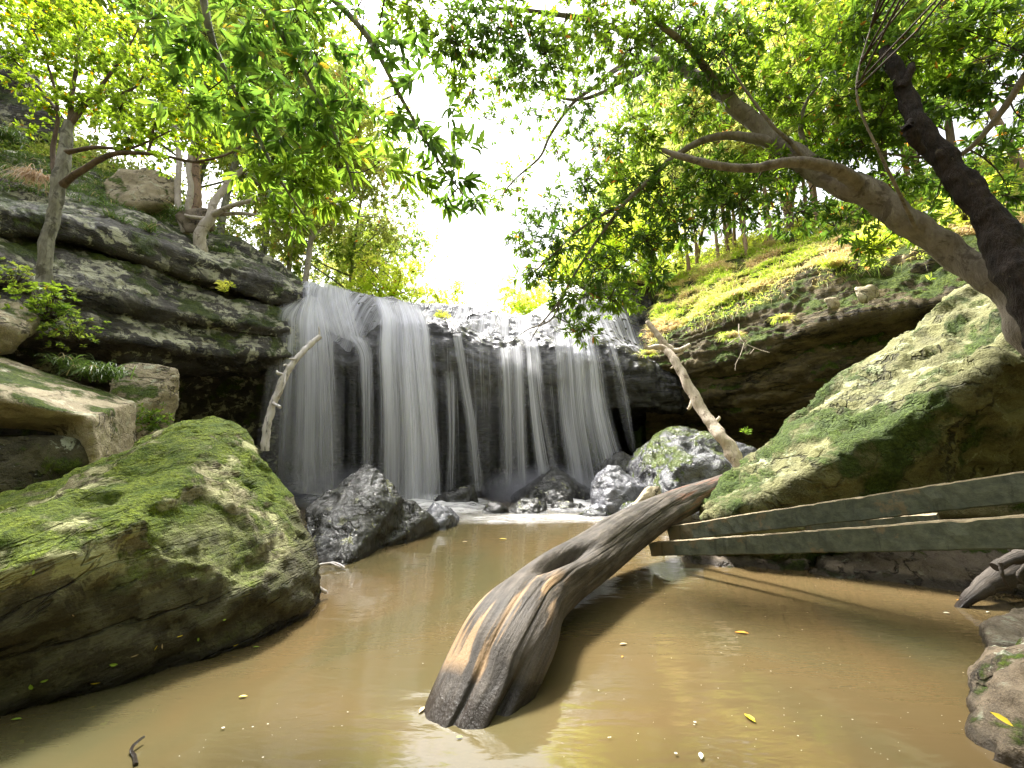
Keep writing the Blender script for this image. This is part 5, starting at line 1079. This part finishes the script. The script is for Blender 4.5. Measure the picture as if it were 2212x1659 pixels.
for (kd, x, y, a, sc, lab) in FOREST:
    z = gz(x, y); grp = 'bright shrubs beyond the falls' if kd == 'shrub' else (GL if x < 0 else GR)
    if kd not in protos: o = protos[kd] = proto_tree(label=lab, group=grp, **KINDS[kd])
    else: o = copy_thing(protos[kd])
    if kd == 'shrub':
        o.name = 'bright_shrub'; o['category'] = 'shrub'
    o['label'] = lab; o['group'] = grp; o.location = (x, y, z - .1); o.rotation_euler = (0, 0, R(a)); o.scale = (sc, sc, sc)

# undergrowth and grass (uncountable)
def undergrowth(name, label, xr, yr, n, mat, ln, seed, test, per=14, hgt=.55):
    g = np.random.default_rng(seed); x = g.uniform(*xr, n * 3); y = g.uniform(*yr, n * 3); d = brow_dist(x, y)
    ok = (d > 1.2) & test(x, y); x, y = x[ok][:n], y[ok][:n]; z = ground_z(x, y); z = np.maximum(z, 4.3)
    c = np.stack([x, y, z], -1); s_ = .35 + .5 * g.random(len(c)); mb = MB()
    pos = (c[:, None] + g.normal(size=(len(c), per, 3)) * (s_[:, None, None] * np.array((.55, .55, .35))) + np.array((0, 0, .25 * hgt))).reshape(-1, 3)
    dd = pos - np.repeat(c, per, axis=0) + np.array((0, 0, .3)); whorls(mb, pos, dd, ln, ln * .4, 5, .9, g, .1, .1)
    return tag(link(name, mb.build(name), mat), label, kind='stuff')
undergrowth('undergrowth', 'tangled leafy undergrowth covering the left bank', (-22, -3.5), (5, 30), 900, M_leafB, .14, 1, lambda x, y: x < -.25 * y - 1.5)
undergrowth('undergrowth', 'low olive scrub mixed through the left bank', (-16, -3.5), (6, 22), 260, M_leafO, .13, 2, lambda x, y: x < -.25 * y - 2)
undergrowth('undergrowth', 'sunlit yellow green undergrowth covering the right bank', (2.5, 22), (5, 30), 1300, M_leafB2, .12, 3, lambda x, y: x > -.25 * y + 4.5)
undergrowth('undergrowth', 'dry olive and orange scrub on the right bank', (4, 18), (8, 24), 420, M_leafO, .12, 4, lambda x, y: x > -.25 * y + 6)
def blades(mb, base, d, ln, wd, g, seg=3, droop=.8):
    n = len(base); d = unit(d); side = unit(np.cross(d, np.array((0, 0, 1.0)) + g.normal(size=(n, 3)) * .3)); ln = ln[:, None]
    rows = []
    for k in range(seg + 1):
        t = k / seg; c = base + d * ln * t + np.array((0, 0, -1.0)) * ln * droop * t * t; w_ = wd * (1 - t) ** .7 + .0008
        rows += [c - side * w_, c + side * w_]
    V = np.stack(rows, 1).reshape(-1, 3); i = np.arange(n)[:, None] * (2 * seg + 2)
    Fq = np.concatenate([i + np.array([[2 * k, 2 * k + 1, 2 * k + 3, 2 * k + 2]]) for k in range(seg)]); mb.add(V, Fq)
def grass_on(grid, r0, r1, c0, c1, n, ln, wd, label, seed, nzmin=.25, mask=None, mat=None, d0=(0, 0, 1)):
    g = np.random.default_rng(seed); nr, nc = grid.shape[:2]; a = np.gradient(grid, axis=0); b_ = np.gradient(grid, axis=1); N = unit(np.cross(a, b_)); N = N * np.sign(N[..., 2:3] + 1e-9)
    i = g.integers(int(r0 * nr), int(r1 * nr), n * 4); j = g.integers(int(c0 * nc), int(c1 * nc), n * 4); p = grid[i, j]; nz = N[i, j][:, 2]
    cl = fbm(p * 1.6 + seed, 3); ok = (nz > nzmin) & (cl > -.25)
    p = p[ok][:n]; m = len(p); p = p + g.normal(size=(m, 3)) * np.array((.03, .03, 0)); mb = MB()
    d = np.array(d0) + g.normal(size=(m, 3)) * .5; blades(mb, p, d, ln * (.5 + g.random(m)), wd, g)
    return tag(link('grass', mb.build('grass'), mat or M_grass), label, kind='stuff')
grass_on(RC, .0, .36, .03, 1, 56000, .34, .009, 'bright long grass tufts along the top of the right cliff', 5)
grass_on(RC, .27, .42, .04, .7, 3500, .2, .007, 'grass hanging off the lower shelf of the right cliff', 6, .1, d0=(-.3, -.6, .2))
grass_on(LC, .0, .22, .0, .7, 9000, .24, .008, 'tufts of grass on top of the left cliff', 7, .5, mat=M_sedge)
g = np.random.default_rng(12); x = g.uniform(3, 15, 60000); y = g.uniform(6, 18, 60000); d = brow_dist(x, y); ok = (d > 2.2) & (d < 7) & (fbm(np.stack([x, y, 0 * x], -1) * .7, 3) > -.2) & (x > -.25 * y + 5); x, y = x[ok][:16000], y[ok][:16000]
mb = MB(); p = np.stack([x, y, ground_z(x, y)], -1); blades(mb, p, np.array((-.2, -.2, 1)) + g.normal(size=p.shape) * .4, .3 + .3 * g.random(len(p)), .012, g)
tag(link('grass', mb.build('grass'), M_grass), 'long bright grass on the slope above the right cliff', kind='stuff')
def tussock(label, u, v, Y, n, ln, seed, name='sedge_tussock', mat=None, droop=.75, wd=.006):
    g = np.random.default_rng(seed); b = P(u, v, Y); base = b + g.normal(size=(n, 3)) * np.array((.07, .05, .015)) * (ln / .4); mb = MB()
    a = g.random(n) * 6.28; sp = .25 + .8 * g.random(n); d = np.stack([np.cos(a) * sp, np.sin(a) * sp - .15, np.ones(n)], -1)
    blades(mb, base, d, ln * (.6 + .6 * g.random(n)), wd, g, 6, droop); return tag(link(name, mb.build(name), mat or M_sedge, origin=b), label, 'plant')
tussock('big arching tussock of strappy leaves above the squared block', 215, 815, 4.45, 260, .50, 1)
tussock('wispy tussock to the left of the big arching one', 150, 790, 4.4, 90, .38, 2)
tussock('strappy tuft growing on the sloping left slab', 245, 478, 7.1, 110, .55, 3)
tussock('strappy tuft at the right end of the sloping left slab', 320, 500, 7.3, 80, .5, 4)
tussock('tall drooping tuft below the dark shelter at far left', 10, 300, 7.2, 160, .8, 5, droop=.9, wd=.009)
tussock('dry pinkish tuft hanging beside the lime leaved tree', 70, 385, 6.6, 160, .6, 6, mat=leaf_mat('dry_grass', (.30, .22, .13), (.42, .32, .2), trans=.3), droop=1.2)
tussock('grass tuft beside the pale lumpy hillside boulder', 388, 460, 8.3, 60, .5, 7)
tussock('mounded grass clump on the lower shelf of the right cliff', 1580, 728, 9.0, 420, .42, 8, name='grass_clump', mat=M_grass, droop=.9)
tussock('grass clump at the corner where the right cliff meets the falls', 1400, 765, 10.4, 260, .4, 9, name='grass_clump', mat=M_grass, droop=.9)
tussock('grass clump halfway along the right cliff edge', 1690, 690, 8.5, 300, .35, 10, name='grass_clump', mat=M_grass, droop=.9)
tussock('long tuft at the outermost grassy point of the right cliff', 1800, 575, 8.6, 320, .5, 11, name='grass_clump', mat=M_grass, droop=.7)
def plant(label, u, v, Y, r, n, ln, mat, seed, name='small_plant', per=6, wdr=.4):
    g = np.random.default_rng(seed); b = P(u, v, Y); lm, tm = MB(), MB(); pos = b + rnd_sphere(n, g) * r * np.array((1, .8, .7)) + np.array((0, -.3 * r, .4 * r))
    for q in pos: twig(tm, b, q, .004, .0, 3, g)
    whorls(lm, pos, pos - b + np.array((0, -.1, .2)), ln, ln * wdr, per, .9, g, .25, .1)
    o = build_crown(lm, tm, mat, M_twig, None, name); c = b.copy(); return tag(o, label, 'plant')
plant('small dark shrub in the mouth of the left cave', 335, 920, 5.3, .26, 60, .06, M_leafN, 1, 'cave_shrub')
plant('tiny bright plant rooted in a crack of the left cliff', 487, 628, 7.4, .16, 14, .10, M_leafB2, 2)
plant('small bright plant in the hollow on top of the falls', 955, 690, 10.6, .22, 26, .09, M_leafB2, 3)
plant('leafy creeper at the foot of the lime leaved tree', 110, 700, 4.55, .42, 120, .055, M_leafN, 4, 'creeper', wdr=.6)
plant('creeper trailing below the lime leaved tree', 170, 740, 4.6, .36, 70, .05, M_leafB, 5, 'creeper', wdr=.6)
plant('small leafy plant on the cliff face behind the lime leaved tree', 30, 620, 5.0, .3, 50, .05, M_leafB, 6, wdr=.6)
plant('bushy green plant at the right cliff top behind the pale trunk', 1900, 540, 7.4, .5, 90, .12, M_leafB2, 7, 'cliff_shrub')
plant('little green sprig at the foot of the leaning slab', 1610, 938, 5.9, .08, 8, .06, M_leafN, 8)
plant('leafy sprays on the dark rock behind the dead trunk', 2080, 480, 4.6, .4, 50, .1, M_leafB2, 9, 'cliff_shrub')
plant('mossy leaf tuft on the lower edge of the bright rock dome', 1230, 505, 14.5, .4, 30, .12, M_leafB2, 10)

# ------------------------------------------------------------------ floating leaves and specks
def flat_leaf(label, u, v, ln, ang, col, mat, z=.006, w=.42, tilt=0.0):
    p = G(u, v, z) if z < .2 else None; mb = MB(); d = np.array([[math.cos(R(ang)), math.sin(R(ang)), tilt]]); mb.leaves(np.zeros((1, 3)), d, np.array([[0, 0, 1.0]]), np.array([ln]), np.array([ln * w]), .03)
    o = link('floating_leaf', mb.build('floating_leaf'), mat); o.location = p; return tag(o, label, 'leaf', 'leaves floating on the pool')
def flatc(name, c, rough=.5):
    b = NB(name); b.b.inputs['Base Color'].default_value = (*c, 1); b.b.inputs['Roughness'].default_value = rough; return b.m
M_yel, M_org, M_grn, M_whi, M_tan = flatc('yellow_leaf', (.55, .42, .02)), flatc('orange_leaf', (.62, .26, .02)), flatc('green_leaf', (.25, .38, .04)), flatc('white_petal', (.7, .72, .6)), flatc('tan_leaf', (.42, .32, .18))
for a in [('yellow green leaf floating alone in the right foreground', 1632, 1560, .06, 100, 0, M_yel), ('slim orange leaf floating left of centre right pool', 1618, 1368, .075, 160, 0, M_org), ('small round orange leaf below the tan flower', 1343, 1420, .022, 60, 0, M_org), ('tan star shaped leaf floating right of the log', 1338, 1392, .05, 20, 0, M_tan),
          ('bright green leaf at the lower left waterline', 22, 1555, .035, 20, 0, M_grn), ('pale leaf at the bottom of the picture right of the log', 1515, 1640, .04, 70, 0, M_whi), ('pointed tan leaf against the near end of the log', 905, 1540, .05, 75, 0, M_tan), ('small green leaf at the foot of the mossy boulder', 545, 1398, .035, 15, 0, M_grn),
          ('yellow leaf cluster on the far part of the pool', 1078, 1164, .10, 5, 0, M_yel), ('dull tan leaf left of the yellow cluster far on the pool', 1010, 1170, .07, 170, 0, M_tan), ('orange leaf near the root at right', 2080, 1296, .04, 170, 0, M_org), ('white petal floating near the right bank', 2052, 1324, .035, 160, 0, M_whi), ('pale petal close to the grey stone at right', 2130, 1322, .03, 10, 0, M_whi),
          ('narrow yellow leaf left of the submerged log', 515, 1505, .035, 15, 0, M_yel), ('thin green leaf just right of the log foot', 985, 1592, .025, 10, 0, M_grn)]:
    flat_leaf(*a)
g = np.random.default_rng(77); mb = MB(); spots = []
for _ in range(300):
    u = g.uniform(350, 2150); v = 1130 + 520 * g.random() ** .8; p = G(u, v, .005)
    if abs((p[0] + .123) - .42 * (p[1] - 1.87)) < .38 and p[1] < 5: continue
    if p[0] < -.35 - .33 * max(0, 3.2 - p[1]) * 1.6 and p[1] < 3.2: continue
    r = g.choice([.0012, .0018, .0028, .005], p=[.5, .32, .15, .03]); a = np.linspace(0, 6.283, 7)[:-1]
    mb.add(np.stack([p[0] + r * np.cos(a) * 1.3, p[1] + r * np.sin(a), 0 * a + .0065], -1), np.array([[0, 1, 2, 3, 4, 5]]))
tag(link('foam_specks', mb.build('foam_specks'), flatc('pale_bubble', (.42, .38, .30))), 'tiny pale foam bubbles dotted over the muddy pool', kind='stuff')
# leaves lying on rocks
g = np.random.default_rng(78)
def fallen(label, p, ln, ang, mat, n=(0, -.6, .8)):
    mb = MB(); nn = unit(np.array([n])); t = unit(np.cross(nn, np.array([[math.cos(R(ang)), math.sin(R(ang)), .3]]))); mb.leaves(np.zeros((1, 3)), t, nn, np.array([ln]), np.array([ln * .5]), .05)
    o = link('fallen_leaf', mb.build('fallen_leaf'), mat); o.location = p; return tag(o, label, 'leaf')
fallen('yellow leaf lying on the brown rock in the lower right corner', P(2190, 1570, 1.55), .055, 30, M_yel)



# ------------------------------------------------------------------ spray at the foot of the falls
def spray(label, c, r, dens):
    b = bpy.data.materials.new('spray'); b.use_nodes = True; t = b.node_tree; t.nodes.remove(t.nodes['Principled BSDF'])
    tc = t.nodes.new('ShaderNodeTexCoord'); ln = t.nodes.new('ShaderNodeVectorMath'); ln.operation = 'LENGTH'; t.links.new(tc.outputs['Object'], ln.inputs[0])
    mr = t.nodes.new('ShaderNodeMapRange'); mr.interpolation_type = 'SMOOTHSTEP'; mr.inputs['From Min'].default_value = .0; mr.inputs['From Max'].default_value = 1.0; mr.inputs['To Min'].default_value = dens; mr.inputs['To Max'].default_value = 0
    t.links.new(ln.outputs['Value'], mr.inputs['Value']); v = t.nodes.new('ShaderNodeVolumePrincipled'); v.inputs['Color'].default_value = (.96, .96, 1, 1); t.links.new(mr.outputs[0], v.inputs['Density']); t.links.new(v.outputs[0], t.nodes['Material Output'].inputs['Volume'])
    bm = bmesh.new(); bmesh.ops.create_icosphere(bm, subdivisions=3, radius=1); me = bpy.data.meshes.new('spray'); bm.to_mesh(me); bm.free()
    o = link('spray', me, b); o.location = c; o.scale = r; return tag(o, label, kind='stuff')
spray('soft white spray where the left falls land', G(760, 1085) + np.array((-.3, 0, .1)), (2.0, .7, .85), 3.0)
spray('soft white spray around the rocks under the right falls', G(1180, 1085) + np.array((0, .2, .15)), (1.8, .8, .8), 2.2)

# small leaves caught on the dark lower face of the mossy boulder
from mathutils.bvhtree import BVHTree
bo = bpy.data.objects['mossy_boulder']; nv_ = [bo.matrix_world @ v.co if 0 else v.co + bo.location for v in bo.data.vertices]
bvh = BVHTree.FromPolygons(nv_, [list(p.vertices) for p in bo.data.polygons])
WHERE = ['second leaf from the left edge, low above the waterline', 'green leaf just right of and above the lowest left one', 'largest of the green leaves, under the middle of the boulder', 'green leaf at the right end of the leaf scatter', 'tan needle in the middle of the leaf scatter', 'yellow needle crossing the tan one', 'tan needle just right of the crossed pair', 'yellow needle left of the rightmost green leaf', 'yellow needle close to the waterline at left of the scatter', 'green leaf high on the dark face near the left edge', "yellow needle at the water's edge, farthest right", 'green leaf highest above the right end of the scatter', 'pale fleck alone between the left leaf and the scatter']
for k, (u, v, ln, m_) in enumerate([(70, 1488, .030, M_grn), (105, 1466, .024, M_grn), (236, 1435, .030, M_grn), (428, 1385, .020, M_grn), (300, 1412, .030, M_tan), (330, 1405, .034, M_yel), (350, 1402, .028, M_tan), (395, 1372, .026, M_yel), (195, 1475, .034, M_yel), (70, 1242, .020, M_grn), (515, 1390, .028, M_yel), (480, 1340, .018, M_grn), (160, 1330, .018, M_tan)]):
    d = Vector(ray(u, v)).normalized(); hit, nrm_, _, _ = bvh.ray_cast(Vector((0, 0, CH)), d)
    if hit is None or hit.z < .01: continue
    mb = MB(); nn = np.array([tuple(nrm_)]); t = unit(np.cross(nn, np.array([[math.cos(k * 2.1), .3, math.sin(k * 2.1)]]))); mb.leaves(np.zeros((1, 3)), t, nn, np.array([ln]), np.array([ln * (.5 if m_ is M_grn else .22)]), .05)
    o = link('fallen_leaf', mb.build('fallen_leaf'), m_); o.location = hit + nrm_ * .004
    tag(o, 'tiny ' + WHERE[k], 'leaf', 'tiny leaves stuck on the dark face of the mossy boulder')
#MARK_OBJECTS
